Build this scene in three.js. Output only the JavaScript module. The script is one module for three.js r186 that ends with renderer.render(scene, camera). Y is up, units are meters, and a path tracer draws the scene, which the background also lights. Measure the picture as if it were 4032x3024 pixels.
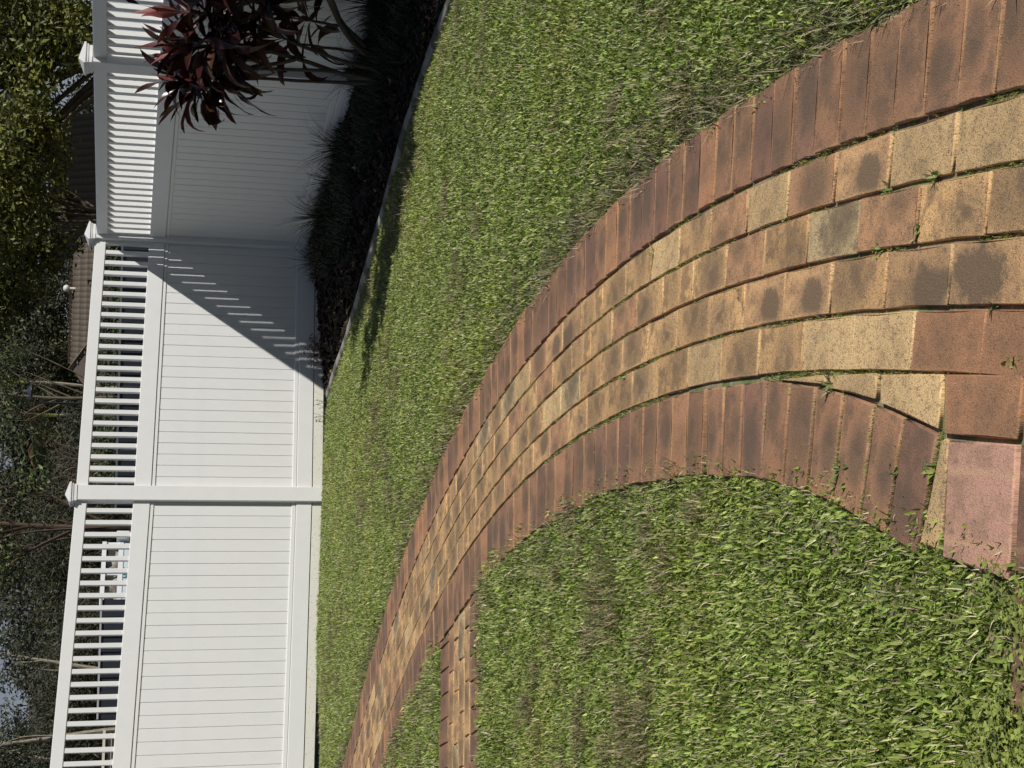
import * as THREE from 'three';
import { mergeGeometries } from 'three/addons/utils/BufferGeometryUtils.js';
import { FontLoader } from 'three/addons/loaders/FontLoader.js';
import { TextGeometry } from 'three/addons/geometries/TextGeometry.js';

// ---------------------------------------------------------------- camera, sky, sun, exposure
const scene = new THREE.Scene();
const EYE = new THREE.Vector3(-3.1356, 1.189, 10.5098);
const LOOK = new THREE.Vector3(0.3525, -0.2383, -0.905);
const SIDE = new THREE.Vector3(0.9338, 0.0269, 0.3567);          // the phone was held sideways: picture-up is the world's right
const camera = new THREE.PerspectiveCamera(30.653, 4 / 3, 0.05, 400);
camera.position.copy(EYE);
camera.up.copy(SIDE);
camera.lookAt(EYE.clone().add(LOOK));
scene.add(camera);

const renderer = new THREE.WebGLRenderer({ antialias: true });
renderer.setSize(1024, 768);
renderer.toneMapping = THREE.LinearToneMapping;
renderer.toneMappingExposure = 1.0;
renderer.shadowMap.enabled = true;

const SUNDIR = new THREE.Vector3(0.691, 0.947, 1).normalize();
const sun = new THREE.DirectionalLight(new THREE.Color().setRGB(1, 0.965, 0.9), 3.9);
sun.position.copy(SUNDIR).multiplyScalar(60);
sun.castShadow = true;
sun.shadow.mapSize.set(4096, 4096);
Object.assign(sun.shadow.camera, { left: -30, right: 30, top: 30, bottom: -30, near: 1, far: 160 });
scene.add(sun, sun.target);
{
  const W = 256, H = 128, d = new Float32Array(W * H * 4);
  for (let j = 0; j < H; j++) {
    const el = ((j + 0.5) / H - 0.5) * Math.PI, t = Math.max(0, Math.sin(el)), k = Math.pow(1 - t, 6);
    for (let i = 0; i < W; i++) {
      const o = (j * W + i) * 4;
      d[o] = 0.055 + 0.3 * k; d[o + 1] = 0.08 + 0.31 * k; d[o + 2] = 0.135 + 0.3 * k; d[o + 3] = 1;
    }
  }
  const t = new THREE.DataTexture(d, W, H, THREE.RGBAFormat, THREE.FloatType);
  t.mapping = THREE.EquirectangularReflectionMapping; t.magFilter = t.minFilter = THREE.LinearFilter; t.needsUpdate = true;
  scene.background = t; scene.environment = t;
}

// ---------------------------------------------------------------- helpers
function rng(a) { return () => { a |= 0; a = a + 0x6D2B79F5 | 0; let t = Math.imul(a ^ a >>> 15, 1 | a); t = t + Math.imul(t ^ t >>> 7, 61 | t) ^ t; return ((t ^ t >>> 14) >>> 0) / 4294967296; }; }
const clamp = (x, a, b) => Math.min(b, Math.max(a, x)), lerp = (a, b, t) => a + (b - a) * t;
const smooth = (a, b, x) => { const t = clamp((x - a) / (b - a), 0, 1); return t * t * (3 - 2 * t); };
function hash(x, y, s) { let h = Math.imul(x | 0, 374761393) + Math.imul(y | 0, 668265263) + Math.imul(s | 0, 974634777) | 0; h = Math.imul(h ^ h >>> 13, 1274126177); return ((h ^ h >>> 16) >>> 0) / 4294967296; }
function vnoise(x, y, s = 0) { const i = Math.floor(x), j = Math.floor(y), u = x - i, v = y - j, a = u * u * (3 - 2 * u), b = v * v * (3 - 2 * v); return lerp(lerp(hash(i, j, s), hash(i + 1, j, s), a), lerp(hash(i, j + 1, s), hash(i + 1, j + 1, s), a), b); }
function fbm(x, y, s = 0, n = 4) { let t = 0, a = 0.5, m = 0; for (let k = 0; k < n; k++) { t += a * vnoise(x, y, s + k * 17); m += a; a *= 0.5; x *= 2.03; y *= 2.03; } return t / m; }
const taken = {};
function numbered(n) { const k = taken[n] = (taken[n] ?? -1) + 1; return k ? n + '_' + String(k).padStart(3, '0') : n; }
function mesh(name, geo, mat, parent) { const m = new THREE.Mesh(geo, mat); m.name = parent === scene ? numbered(name) : name; m.castShadow = m.receiveShadow = true; parent.add(m); return m; }
function group(name, label, category, pos, grp) { const g = new THREE.Group(); g.name = numbered(name); if (pos) g.position.set(...pos); g.userData = { label, category }; if (grp) g.userData.group = grp; scene.add(g); return g; }
function setting(o, label) { o.userData.kind = 'structure'; if (label) o.userData.label = label; return o; }
function col(r, g, b) { return new THREE.Color().setRGB(r, g, b); }
const std = (c, rough = 0.8, more = {}) => new THREE.MeshStandardMaterial({ color: c, roughness: rough, ...more });
class MB {                                                            // collects triangles
  constructor() { this.p = []; this.u = []; this.c = []; this.i = []; }
  v(x, y, z, u = 0, w = 0, c) { this.p.push(x, y, z); this.u.push(u, w); if (c) this.c.push(c[0], c[1], c[2]); return this.p.length / 3 - 1; }
  t(a, b, c) { this.i.push(a, b, c); }
  q(a, b, c, d) { this.i.push(a, b, c, a, c, d); }
  geo() {
    const g = new THREE.BufferGeometry();
    g.setAttribute('position', new THREE.Float32BufferAttribute(this.p, 3)); g.setAttribute('uv', new THREE.Float32BufferAttribute(this.u, 2));
    if (this.c.length) g.setAttribute('color', new THREE.Float32BufferAttribute(this.c, 3));
    g.setIndex(this.i); g.computeVertexNormals(); return g;
  }
}
function flat(g) { const f = g.toNonIndexed(); f.computeVertexNormals(); return f; }
function texture(W, H, fn, srgb = true) {
  const d = new Uint8Array(W * H * 4);
  for (let j = 0; j < H; j++) for (let i = 0; i < W; i++) { const c = fn(i / W, j / H, i, j), o = (j * W + i) * 4; d[o] = clamp(c[0], 0, 1) * 255; d[o + 1] = clamp(c[1], 0, 1) * 255; d[o + 2] = clamp(c[2], 0, 1) * 255; d[o + 3] = 255; }
  const t = new THREE.DataTexture(d, W, H); t.wrapS = t.wrapT = THREE.RepeatWrapping; t.magFilter = THREE.LinearFilter; t.minFilter = THREE.LinearMipmapLinearFilter; t.generateMipmaps = true;
  if (srgb) t.colorSpace = THREE.SRGBColorSpace; t.needsUpdate = true; return t;
}
function tube(mb, pts, radii, sides = 7, c) {                          // a tapered tube along points
  const rings = [];
  for (let k = 0; k < pts.length; k++) {
    const a = pts[Math.max(0, k - 1)], b = pts[Math.min(pts.length - 1, k + 1)], d = new THREE.Vector3().subVectors(b, a).normalize();
    const n = new THREE.Vector3(Math.abs(d.y) > 0.9 ? 1 : 0, Math.abs(d.y) > 0.9 ? 0 : 1, 0).cross(d).normalize(), m = new THREE.Vector3().crossVectors(d, n), ring = [];
    for (let s = 0; s <= sides; s++) { const f = s / sides * Math.PI * 2, x = Math.cos(f) * radii[k], y = Math.sin(f) * radii[k]; ring.push(mb.v(pts[k].x + n.x * x + m.x * y, pts[k].y + n.y * x + m.y * y, pts[k].z + n.z * x + m.z * y, s / sides, k, c)); }
    rings.push(ring);
  }
  for (let k = 0; k + 1 < rings.length; k++) for (let s = 0; s < sides; s++) mb.q(rings[k][s], rings[k][s + 1], rings[k + 1][s + 1], rings[k + 1][s]);
}
const V3 = (x, y, z) => new THREE.Vector3(x, y, z);

// ---------------------------------------------------------------- the lie of the land
function ground(x, z) { return -0.0525 * clamp(x, -12, 9) - 0.005 * clamp(z, -12, 14) - 0.06 * smooth(-1.1, -2.1, x) * smooth(0.8, 0.05, z) * smooth(-1, 0, z); }
const PC = [0.05552042, -0.02479591, -0.06448053, -0.0238313, -0.80872694, 0.19636013, -1.63861762];
function curve0(z) { const t = (z - 5.5) / 3.5; let v = 0, d = 0; for (const c of PC) { d = d * t + v; v = v * t + c; } return [v, d / 3.5]; }
function curve(z) { if (z > 9.2) { const [v, d] = curve0(9.2); return [v + d * (z - 9.2), d]; } if (z < 1.9) { const [v, d] = curve0(1.9); return [v + d * (z - 1.9), d]; } return curve0(z); }
const TAB = [];                                                        // arc length table, s = 0 at z = 9, growing away from the camera
{ let s = 0, px = curve(9)[0]; const fwd = []; for (let z = 9; z > -1; z -= 0.005) { const x = curve(z)[0]; if (z < 9) s += Math.hypot(x - px, 0.005); px = x; fwd.push([s, x, z]); }
  s = 0; px = curve(9)[0]; const back = []; for (let z = 9.005; z < 12; z += 0.005) { const x = curve(z)[0]; s -= Math.hypot(x - px, 0.005); px = x; back.push([s, x, z]); }
  TAB.push(...back.reverse(), ...fwd); }
function at(s, off) {                                                 // a point on the path: s along it, off to the right
  let a = 0, b = TAB.length - 1; while (b - a > 1) { const m = a + b >> 1; if (TAB[m][0] < s) a = m; else b = m; }
  const f = clamp((s - TAB[a][0]) / (TAB[b][0] - TAB[a][0]), 0, 1), z = lerp(TAB[a][2], TAB[b][2], f), [x, d] = curve(z), n = Math.hypot(1, d);
  return { x: x + off / n, z: z - off * d / n, tx: -d / n, tz: -1 / n, nx: 1 / n, nz: -d / n };
}
function offset(x, z) { let w = z; for (let k = 0; k < 6; k++) { const [c, d] = curve(w), n2 = 1 + d * d; w += ((x - c) * d + (z - w)) / n2; } const [c, d] = curve(w), n = Math.hypot(1, d); return ((x - c) - (z - w) * d) / n; }
const KERB = [[-0.2, 0.76], [0.2, 0.765], [0.7, 0.775], [1.2, 0.765], [1.7, 0.79], [2.3, 0.84], [2.9, 0.9], [3.4, 0.965], [3.9, 1.01], [4.5, 1.0], [5.2, 0.93], [6, 0.85], [7, 0.8], [8.2, 0.85]];
function table(T, z) { if (z <= T[0][0]) return T[0][1]; for (let k = 1; k < T.length; k++) if (z <= T[k][0]) { const t = (z - T[k - 1][0]) / (T[k][0] - T[k - 1][0]); return lerp(T[k - 1][1], T[k][1], t * t * (3 - 2 * t) * 0.5 + t * 0.5); } return T[T.length - 1][1]; }
const kerbX = (z) => table(KERB, z);
const bedY = (x, z) => ground(x, z) + 0.115 * clamp(x - kerbX(z) - 0.05, -0.1, 1.35) + 0.018 * (fbm(x * 5, z * 5, 3) - 0.5) * smooth(0, 0.2, x - kerbX(z)) - 0.005;
const INNER = [[7.86, -2.305], [8.14, -2.395], [8.33, -2.46], [8.43, -2.492], [8.52, -2.548], [8.6, -2.592], [8.69, -2.643], [8.75, -2.678], [8.9, -2.745], [9.15, -2.86], [9.6, -3.05], [11, -3.6]];
// seen(): is a ground point in the picture or within a step of it (only to spare building grass nobody could see)
const RV = SIDE.clone().normalize(), FV = LOOK.clone().normalize(), UV = new THREE.Vector3().crossVectors(RV, FV).normalize();
function seen(x, y, z, m = 0.2) { const dx = x - EYE.x, dy = y - EYE.y, dz = z - EYE.z, w = dx * FV.x + dy * FV.y + dz * FV.z; if (w < 0.4) return 0; const a = (dx * RV.x + dy * RV.y + dz * RV.z) / w / 0.2741, b = (dx * UV.x + dy * UV.y + dz * UV.z) / w / 0.3654; return Math.abs(a) < 1 + m && Math.abs(b) < 1 + m ? w : 0; }

{ // one sheet to the horizon
  const xs = [], zs = []; const run = (A, a, b, n) => { for (let k = 0; k < n; k++) A.push(lerp(a, b, k / n)); };
  run(xs, -260, -14, 8); run(xs, -14, -4, 14); run(xs, -4, 3, 70); run(xs, 3, 14, 12); run(xs, 14, 260, 9); xs.push(260);
  run(zs, -300, -14, 10); run(zs, -14, -1, 13); run(zs, -1, 11, 110); run(zs, 11, 60, 8); zs.push(60);
  const mb = new MB();
  for (const z of zs) for (const x of xs) {
    let y = ground(x, z) - 0.034 + 0.012 * (fbm(x * 3, z * 3, 5) - 0.5);
    if (x > kerbX(z)) y -= 0.05 * smooth(0, 0.15, x - kerbX(z));
    const o = offset(x, z); if (o > -0.5 && o < 0.5 && z > -0.2) y -= 0.02;
    mb.v(x, y, z, x, z);
  }
  const n = xs.length;
  for (let j = 0; j + 1 < zs.length; j++) for (let i = 0; i + 1 < n; i++) mb.q(j * n + i, (j + 1) * n + i, (j + 1) * n + i + 1, j * n + i + 1);
  const map = texture(256, 256, (u, v, i, j) => { const f = fbm(u * 16, v * 16, 11, 4), g = hash(i, j, 2); const s = 0.16 + 0.16 * f + 0.08 * g; return [s * 1.08, s * 1.0, s * 0.62]; });
  setting(mesh('ground', mb.geo(), std(0xffffff, 1, { map }), scene), 'brown thatch and soil under the lawn');
}

// ---------------------------------------------------------------- bricks
const TAN = [], RED = [];
function brickMap(seed, kind) {
  const r = rng(seed), bx = 0.25 + r() * 0.5, by = 0.3 + r() * 0.4, bw = 0.16 + r() * 0.2, bh = 0.22 + r() * 0.3, dark = kind.dark * (0.55 + r() * 0.9), tone = 0.9 + r() * 0.2, hue = r();
  const A = kind.a, B = kind.b;
  return texture(256, 128, (u, v, i, j) => {
    const n1 = fbm(u * 7, v * 3.5, seed, 4), n2 = fbm(u * 40, v * 20, seed + 5, 3), g = hash(i >> 0, j >> 0, seed), g2 = hash(i >> 1, j >> 1, seed + 3);
    const edge = Math.min(u, 1 - u) * 2, ev = Math.min(v, 1 - v), e = Math.min(edge, ev * 1) + 0.04 * (n2 - 0.5);
    const d = Math.hypot((u - bx) / bw, (v - by) / bh) + (n1 - 0.5) * 1.6 + (n2 - 0.5) * 0.6;
    let s = dark * smooth(1.55, 0.35, d) + kind.film * smooth(0.4, 0.75, n1) * smooth(0.03, 0.12, e);
    let m = clamp(hue * 0.6 + n1 * 0.6 - 0.15, 0, 1), c = [0, 1, 2].map((k) => lerp(A[k], B[k], m) * tone);
    const pale = kind.rim * smooth(0.075, 0.015, e) * (0.5 + n2);
    c = c.map((x, k) => lerp(x, [0.84, 0.72, 0.53][k], clamp(pale, 0, 0.6)));
    s += kind.speck * smooth(0.62, 0.9, g2 * 0.6 + n2 * 0.5) ;
    s = clamp(s, 0, 0.72);
    c = c.map((x, k) => lerp(x, [0.36, 0.31, 0.26][k], s));
    const gr = 0.9 + 0.2 * g + (g2 > 0.965 ? 0.18 : 0);
    return c.map((x) => x * gr);
  });
}
const brickBump = texture(256, 128, (u, v, i, j) => { const f = 0.5 * hash(i, j, 7) + 0.3 * hash(i >> 1, j >> 1, 8) + 0.2 * fbm(u * 20, v * 10, 9); return [f, f, f]; }, false);
const brickMat = (seed, kind) => std(0xffffff, 0.92, { map: brickMap(seed, kind), bumpMap: brickBump, bumpScale: 0.0012 });
const K_TAN = { a: [0.9, 0.73, 0.51], b: [0.86, 0.67, 0.46], dark: 0.35, film: 0.42, rim: 0.6, speck: 0.65 }, K_PALE = { a: [0.9, 0.765, 0.555], b: [0.895, 0.74, 0.525], dark: 0.1, film: 0.24, rim: 0.35, speck: 0.7 },
  K_FLASH = { a: [0.85, 0.68, 0.49], b: [0.81, 0.63, 0.45], dark: 1.0, film: 0.25, rim: 0.5, speck: 0.55 }, K_RUST = { a: [0.735, 0.56, 0.41], b: [0.705, 0.525, 0.385], dark: 0.45, film: 0.3, rim: 0.5, speck: 0.6 },
  K_GREY = { a: [0.85, 0.745, 0.56], b: [0.82, 0.705, 0.52], dark: 0.4, film: 0.48, rim: 0.4, speck: 0.8 },
  K_RED = { a: [0.68, 0.51, 0.385], b: [0.62, 0.455, 0.345], dark: 0.45, film: 0.38, rim: 0.28, speck: 0.5 }, K_PLUM = { a: [0.6, 0.44, 0.365], b: [0.575, 0.43, 0.345], dark: 0.5, film: 0.4, rim: 0.2, speck: 0.5 },
  K_ORANGE = { a: [0.71, 0.52, 0.38], b: [0.68, 0.495, 0.365], dark: 0.15, film: 0.2, rim: 0.12, speck: 0.5 }, K_PINK = { a: [0.76, 0.585, 0.5], b: [0.73, 0.565, 0.48], dark: 0.1, film: 0.2, rim: 0.25, speck: 0.35 };
for (let k = 0; k < 7; k++) TAN.push(brickMat(101 + k, K_TAN));
for (let k = 0; k < 3; k++) TAN.push(brickMat(121 + k, K_FLASH));
for (let k = 0; k < 2; k++) TAN.push(brickMat(131 + k, K_RUST));
TAN.push(brickMat(141, K_GREY), brickMat(142, K_PALE), brickMat(143, K_PALE));
for (let k = 0; k < 7; k++) RED.push(brickMat(151 + k, K_RED));
for (let k = 0; k < 3; k++) RED.push(brickMat(161 + k, K_PLUM));
RED.push(brickMat(165, K_ORANGE));
const M_FLASH = TAN[7], M_RUST = TAN[10], M_GREY = TAN[12], M_PALE = TAN[13], M_ORANGE = [brickMat(171, K_ORANGE), brickMat(172, K_ORANGE)], M_PINK = [brickMat(173, K_PINK), brickMat(174, K_PINK)];

const rb = rng(41);
// a brick whose top is a polygon in x,z (any corner order); the long axis runs from P0 to P1
function brick(name, poly, mat, parent, lift = 0, ax) {
  let area = 0; const n = poly.length;
  for (let k = 0; k < n; k++) { const a = poly[k], b = poly[(k + 1) % n]; area += a[0] * b[1] - b[0] * a[1]; }
  if (area > 0) poly = poly.slice().reverse();
  const full = [], jog = () => (rb() - 0.5) * 0.003; for (let k = 0; k < n; k++) { const a = poly[k], b = poly[(k + 1) % n], f = 0.3 + rb() * 0.4; full.push([a[0] + jog() * 0.5, a[1] + jog() * 0.5], [lerp(a[0], b[0], f) + jog() * 0.6, lerp(a[1], b[1], f) + jog() * 0.6]); } const P0 = poly[0], P1 = poly[1]; poly = full;
  let cx = 0, cz = 0; const N = poly.length; for (const p of poly) { cx += p[0] / N; cz += p[1] / N; }
  const cy = ground(cx, cz) + lift, ux = ax ? ax[0] : P1[0] - P0[0], uz = ax ? ax[1] : P1[1] - P0[1], ul = Math.hypot(ux, uz), ex = ux / ul, ez = uz / ul;
  const fl = rb() < 0.5 ? -1 : 1, fm = rb() < 0.5 ? -1 : 1, tx = (rb() - 0.5) * 0.016, tz = (rb() - 0.5) * 0.016, mb = new MB();
  const uvOf = (dx, dz) => [0.5 + fl * (dx * ex + dz * ez) / 0.2, 0.5 + fm * (-dx * ez + dz * ex) / 0.1];
  const ring = (ins, dy) => poly.map((p) => { const dx = p[0] - cx, dz = p[1] - cz, L = Math.hypot(dx, dz), f = 1 - ins * 1.35 / L, X = dx * f, Z = dz * f, [a, b] = uvOf(X, Z); return mb.v(X, dy + (ground(cx + X, cz + Z) + lift - cy) + X * tx + Z * tz, Z, a, b); });
  const top = ring(0.003, 0), lo = ring(0, -0.0035), bot = ring(0, -0.05);
  for (let k = 1; k + 1 < N; k++) mb.t(top[0], top[k], top[k + 1]);
  for (const [A, B] of [[top, lo], [lo, bot]]) for (let k = 0; k < N; k++) { const m = (k + 1) % N; mb.q(A[k], B[k], B[m], A[m]); }
  const m = mesh(name, mb.geo(), mat, parent); m.position.set(cx, cy, cz); return m;
}
function pathBrick(name, s0, s1, o0, o1, mat, parent, lift, lengthwise) {     // a rectangle in path coordinates, kept square
  const f = at((s0 + s1) / 2, (o0 + o1) / 2), hl = (s1 - s0) / 2, hw = (o1 - o0) / 2, yaw = (rb() - 0.5) * 0.012, c = Math.cos(yaw), w = Math.sin(yaw);
  const tx = f.tx * c + f.nx * w, tz = f.tz * c + f.nz * w, nx = f.nx * c - f.tx * w, nz = f.nz * c - f.tz * w;
  const p = [[-hl, -hw], [hl, -hw], [hl, hw], [-hl, hw]].map(([a, b]) => [f.x + tx * a + nx * b, f.z + tz * a + nz * b]);
  return brick(name, p, mat, parent, lift, lengthwise ? [tx, tz] : [nx, nz]);
}
const path = new THREE.Group(); path.name = 'brick_path'; setting(path, 'curving path of tan clay pavers with red brick edging'); scene.add(path);
const sidePath = new THREE.Group(); sidePath.name = 'branch_path'; setting(sidePath, 'narrow paved branch leaving the curving path'); scene.add(sidePath);
const pickTan = () => { const r = rb(); return r < 0.66 ? TAN[Math.floor(rb() * 7)] : r < 0.75 ? TAN[7 + Math.floor(rb() * 3)] : r < 0.87 ? TAN[10 + Math.floor(rb() * 2)] : r < 0.92 ? M_GREY : TAN[13 + Math.floor(rb() * 2)]; };
const pickRed = () => { const r = rb(); return r < 0.68 ? RED[Math.floor(rb() * 7)] : r < 0.9 ? RED[7 + Math.floor(rb() * 3)] : RED[10]; };
const SMAX = 8.6, SMIN = -0.75, JIT = () => (rb() - 0.5) * 0.005;
// field: four rows of stretchers
[[0.161, 0.1953], [0.056, 0.1966], [0.141, 0.1986], [0.036, 0.2012]].forEach(([ph, pitch], row) => {
  const o1 = 0.1965 - row * 0.0983 - 0.0035, o0 = o1 - 0.0913;
  for (let k = -5; ; k++) {
    const a = ph + k * pitch, b = a + pitch; if (a > SMAX) break; if (a < SMIN) continue;
    let m = pickTan();
    if (row === 3 && k <= 0) m = M_ORANGE[k & 1];
    if (row === 2 && k === 0) m = M_FLASH; if (row === 2 && k === -1) m = TAN[8]; if (row === 0 && k === 1) m = TAN[9]; if (row === 1 && k === 2) m = M_GREY; if (row === 1 && k === 1) m = M_RUST; if (row === 0 && (k === 0 || k === -1)) m = M_PALE; if (row === 3 && (k === 1 || k === 2)) m = TAN[14];
    pathBrick('paver', a + 0.0018 + JIT() * 0.2, b - 0.0018 + JIT() * 0.2, o0, o1, m, path, JIT() * 0.6, true);
  }
});
// edging: bricks set crosswise
for (let k = -8; ; k++) { const a = 0.062 + k * 0.0964, b = a + 0.0964; if (a > SMAX) break; pathBrick('edging_brick', a + 0.0012, b - 0.0018, 0.203, 0.388 + JIT() * 2, pickRed(), path, 0.002 + JIT() * 0.8, false); }
for (let k = 0; ; k++) { const a = 1.124 + k * 0.1052, b = a + 0.1052; if (a > SMAX) break; pathBrick('edging_brick', a + 0.0035, b - 0.0035, -0.392 + JIT() * 2, -0.205, pickRed(), path, 0.001 + JIT() * 0.8, false); }
{ // the fan of edging where the path meets the paving, and the cut pieces that fill the wedge
  const T = [[-2.114, 7.889], [-2.147, 7.988], [-2.175, 8.08], [-2.213, 8.196], [-2.256, 8.295], [-2.302, 8.395], [-2.35, 8.491], [-2.407, 8.589], [-2.459, 8.677], [-2.517, 8.766]];
  const D = [[-0.185, -0.03], [-0.178, -0.046], [-0.176, -0.046], [-0.175, -0.06], [-0.168, -0.062], [-0.163, -0.07], [-0.16, -0.075], [-0.155, -0.08], [-0.152, -0.09], [-0.15, -0.096]];
  for (let k = 0; k + 1 < T.length; k++) {
    const a = T[k], b = T[k + 1], ex = b[0] - a[0], ez = b[1] - a[1], L = Math.hypot(ex, ez), gx = ex / L * 0.005, gz = ez / L * 0.005, d0 = D[k], d1 = D[k + 1], l0 = 0.187 / Math.hypot(...d0), l1 = 0.187 / Math.hypot(...d1);
    brick('edging_brick', [[a[0] + gx, a[1] + gz], [b[0] - gx, b[1] - gz], [b[0] - gx + d1[0] * l1, b[1] - gz + d1[1] * l1], [a[0] + gx + d0[0] * l0, a[1] + gz + d0[1] * l0]], k === 8 ? RED[8] : pickRed(), path, 0.001 + JIT() * 0.6, d0);
  }
  const A = [0.34, -0.94];
  brick('cut_paver', [[-2.232, 8.25], [-2.292, 8.43], [-2.309, 8.428]], M_PALE, path, 0, A);
  brick('cut_paver', [[-2.3, 8.445], [-2.358, 8.608], [-2.4, 8.598], [-2.325, 8.45]], M_PALE, path, 0.001, A);
  brick('cut_paver', [[-2.366, 8.622], [-2.433, 8.795], [-2.509, 8.767], [-2.411, 8.61]], TAN[14], path, 0.001, A);
  brick('paver', [[-2.437, 8.802], [-2.508, 8.988], [-2.59, 8.954], [-2.521, 8.78]], M_ORANGE[0], path, 0.001, A);
  brick('cut_paver', [[-2.525, 8.772], [-2.532, 8.787], [-2.683, 8.73], [-2.662, 8.678]], M_PALE, path, 0, [-0.15, -0.06]);
  brick('paver', [[-2.535, 8.793], [-2.595, 8.95], [-2.765, 8.89], [-2.695, 8.738]], M_PINK[0], path, 0.002, [0.35, -0.94]);
  for (let r = 0; r < 3; r++) for (let k = 1; k < 6; k++) {
    if (r === 0) brick('paver', [[-2.437, 8.802], [-2.508, 8.988], [-2.59, 8.954], [-2.521, 8.78]].map(([x, z]) => [x - 0.073 * k, z + 0.19 * k]), k & 1 ? RED[10] : M_ORANGE[1], path, JIT(), A);
    else brick('paver', [[-2.535, 8.793], [-2.595, 8.95], [-2.765, 8.89], [-2.695, 8.738]].map(([x, z]) => [x - 0.064 * k - (r - 1) * 0.176, z + 0.167 * k - (r - 1) * 0.06]), k & 1 ? RED[8] : M_PINK[1], path, JIT(), A);
  }
}
{ // the branch: four rows between two edgings, running off to the left
  const X0 = -2.02, edge = (z) => curve(z)[0] - 0.4;
  const add = (name, x0, x1, z0, z1, m, along) => { const lim = edge((z0 + z1) / 2) - 0.006; if (x0 > lim - 0.02) return; x1 = Math.min(x1, lim); brick(name, [[x0 + 0.0003, z0], [x1 - 0.0003, z0], [x1 - 0.0003, z1], [x0 + 0.0003, z1]], m, sidePath, JIT() * 0.8, along ? [1, 0] : [0, 1]); };
  [[5.376, 5.468, -2.328], [5.277, 5.37, -2.231], [5.178, 5.271, -2.334], [5.08, 5.172, -2.245]].forEach(([z0, z1, ph]) => { for (let k = -14; k < 4; k++) add('paver', ph + k * 0.197, ph + k * 0.197 + 0.194, z0, z1, pickTan(), true); });
  for (let k = -28; k < 6; k++) { add('edging_brick', -2.345 + k * 0.0925, -2.345 + k * 0.0925 + 0.09, 5.476, 5.63, pickRed(), false); add('edging_brick', -2.31 + k * 0.0965, -2.31 + k * 0.0965 + 0.093, 4.89, 5.072, pickRed(), false); }
}
{ // sand and soil in the joints
  const map = texture(256, 256, (u, v, i, j) => { const f = fbm(u * 24, v * 24, 71, 3), g = hash(i, j, 5), moss = 0.6 * smooth(0.5, 0.7, fbm(u * 30, v * 30, 77, 3)); const s = 0.34 + 0.2 * f + 0.14 * g; return [lerp(s * 1.1, s * 0.7, moss), lerp(s, s * 0.92, moss), lerp(s * 0.8, s * 0.45, moss)]; });
  const m = std(0xffffff, 1, { map }), mb = new MB(), n = 260;
  for (let k = 0; k <= n; k++) { const s = lerp(SMIN - 0.1, SMAX, k / n); for (const o of [-0.4, 0, 0.395]) { const p = at(s, o - (o < 0 ? 0.18 * smooth(0.9, 0.3, s) : 0)); mb.v(p.x, ground(p.x, p.z) - 0.0078, p.z, p.x, p.z); } }
  for (let k = 0; k < n; k++) for (const c of [0, 1]) mb.q(k * 3 + c, k * 3 + c + 1, (k + 1) * 3 + c + 1, (k + 1) * 3 + c);
  mesh('joint_sand', mb.geo(), m, path);
  const b2 = new MB(); for (let k = 0; k <= 30; k++) for (const z of [4.89, 5.26, 5.63]) { const x = lerp(-5, curve(z)[0] - 0.41, k / 30); b2.v(x, ground(x, z) - 0.0078, z, x, z); }
  for (let k = 0; k < 30; k++) for (const c of [0, 1]) b2.q(k * 3 + c, k * 3 + c + 1, (k + 1) * 3 + c + 1, (k + 1) * 3 + c);
  mesh('joint_sand', b2.geo(), m, sidePath);
}

// ---------------------------------------------------------------- fences of white vinyl
const vinylMap = texture(256, 256, (u, v, i, j) => { const f = fbm(u * 12, v * 12, 31, 4), g = hash(i, j, 3); const s = 0.885 + 0.018 * (f - 0.5) + 0.01 * (g - 0.5); return [s, s, s * 0.995]; });
const vinyl = std(0xffffff, 0.4, { map: vinylMap });
const plinthMap = texture(256, 256, (u, v, i, j) => { const f = fbm(u * 8, v * 8, 33, 4), sp = smooth(0.7, 0.8, fbm(u * 60, v * 60, 35, 2)) * 0.25; const s = 0.87 + 0.03 * (f - 0.5); return [lerp(s, 0.55, sp), lerp(s * 0.99, 0.47, sp), lerp(s * 0.945, 0.33, sp)]; });
const vinylLow = std(0xffffff, 0.55, { map: plinthMap });
function boxG(w, h, d, ch = 0.003) {                                   // a box with chamfered long edges, centred; uv in metres
  const mb = new MB(), a = w / 2, b = d / 2;
  const prof = [[-a + ch, b], [a - ch, b], [a, b - ch], [a, -b + ch], [a - ch, -b], [-a + ch, -b], [-a, -b + ch], [-a, b - ch]];
  for (let k = 0; k < 8; k++) { const p = prof[k], q = prof[(k + 1) % 8]; const A = mb.v(p[0], -h / 2, p[1], k * 0.1, 0), B = mb.v(q[0], -h / 2, q[1], k * 0.1 + 0.1, 0), C = mb.v(q[0], h / 2, q[1], k * 0.1 + 0.1, h), D = mb.v(p[0], h / 2, p[1], k * 0.1, h); mb.q(A, B, C, D); }
  const cap = (y, s) => { const c = prof.map((p) => mb.v(p[0], y, p[1], p[0], p[1])); for (let k = 1; k < 7; k++) s > 0 ? mb.t(c[0], c[k], c[k + 1]) : mb.t(c[0], c[k + 1], c[k]); };
  cap(h / 2, 1); cap(-h / 2, -1); return flat(mb.geo());
}
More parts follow.
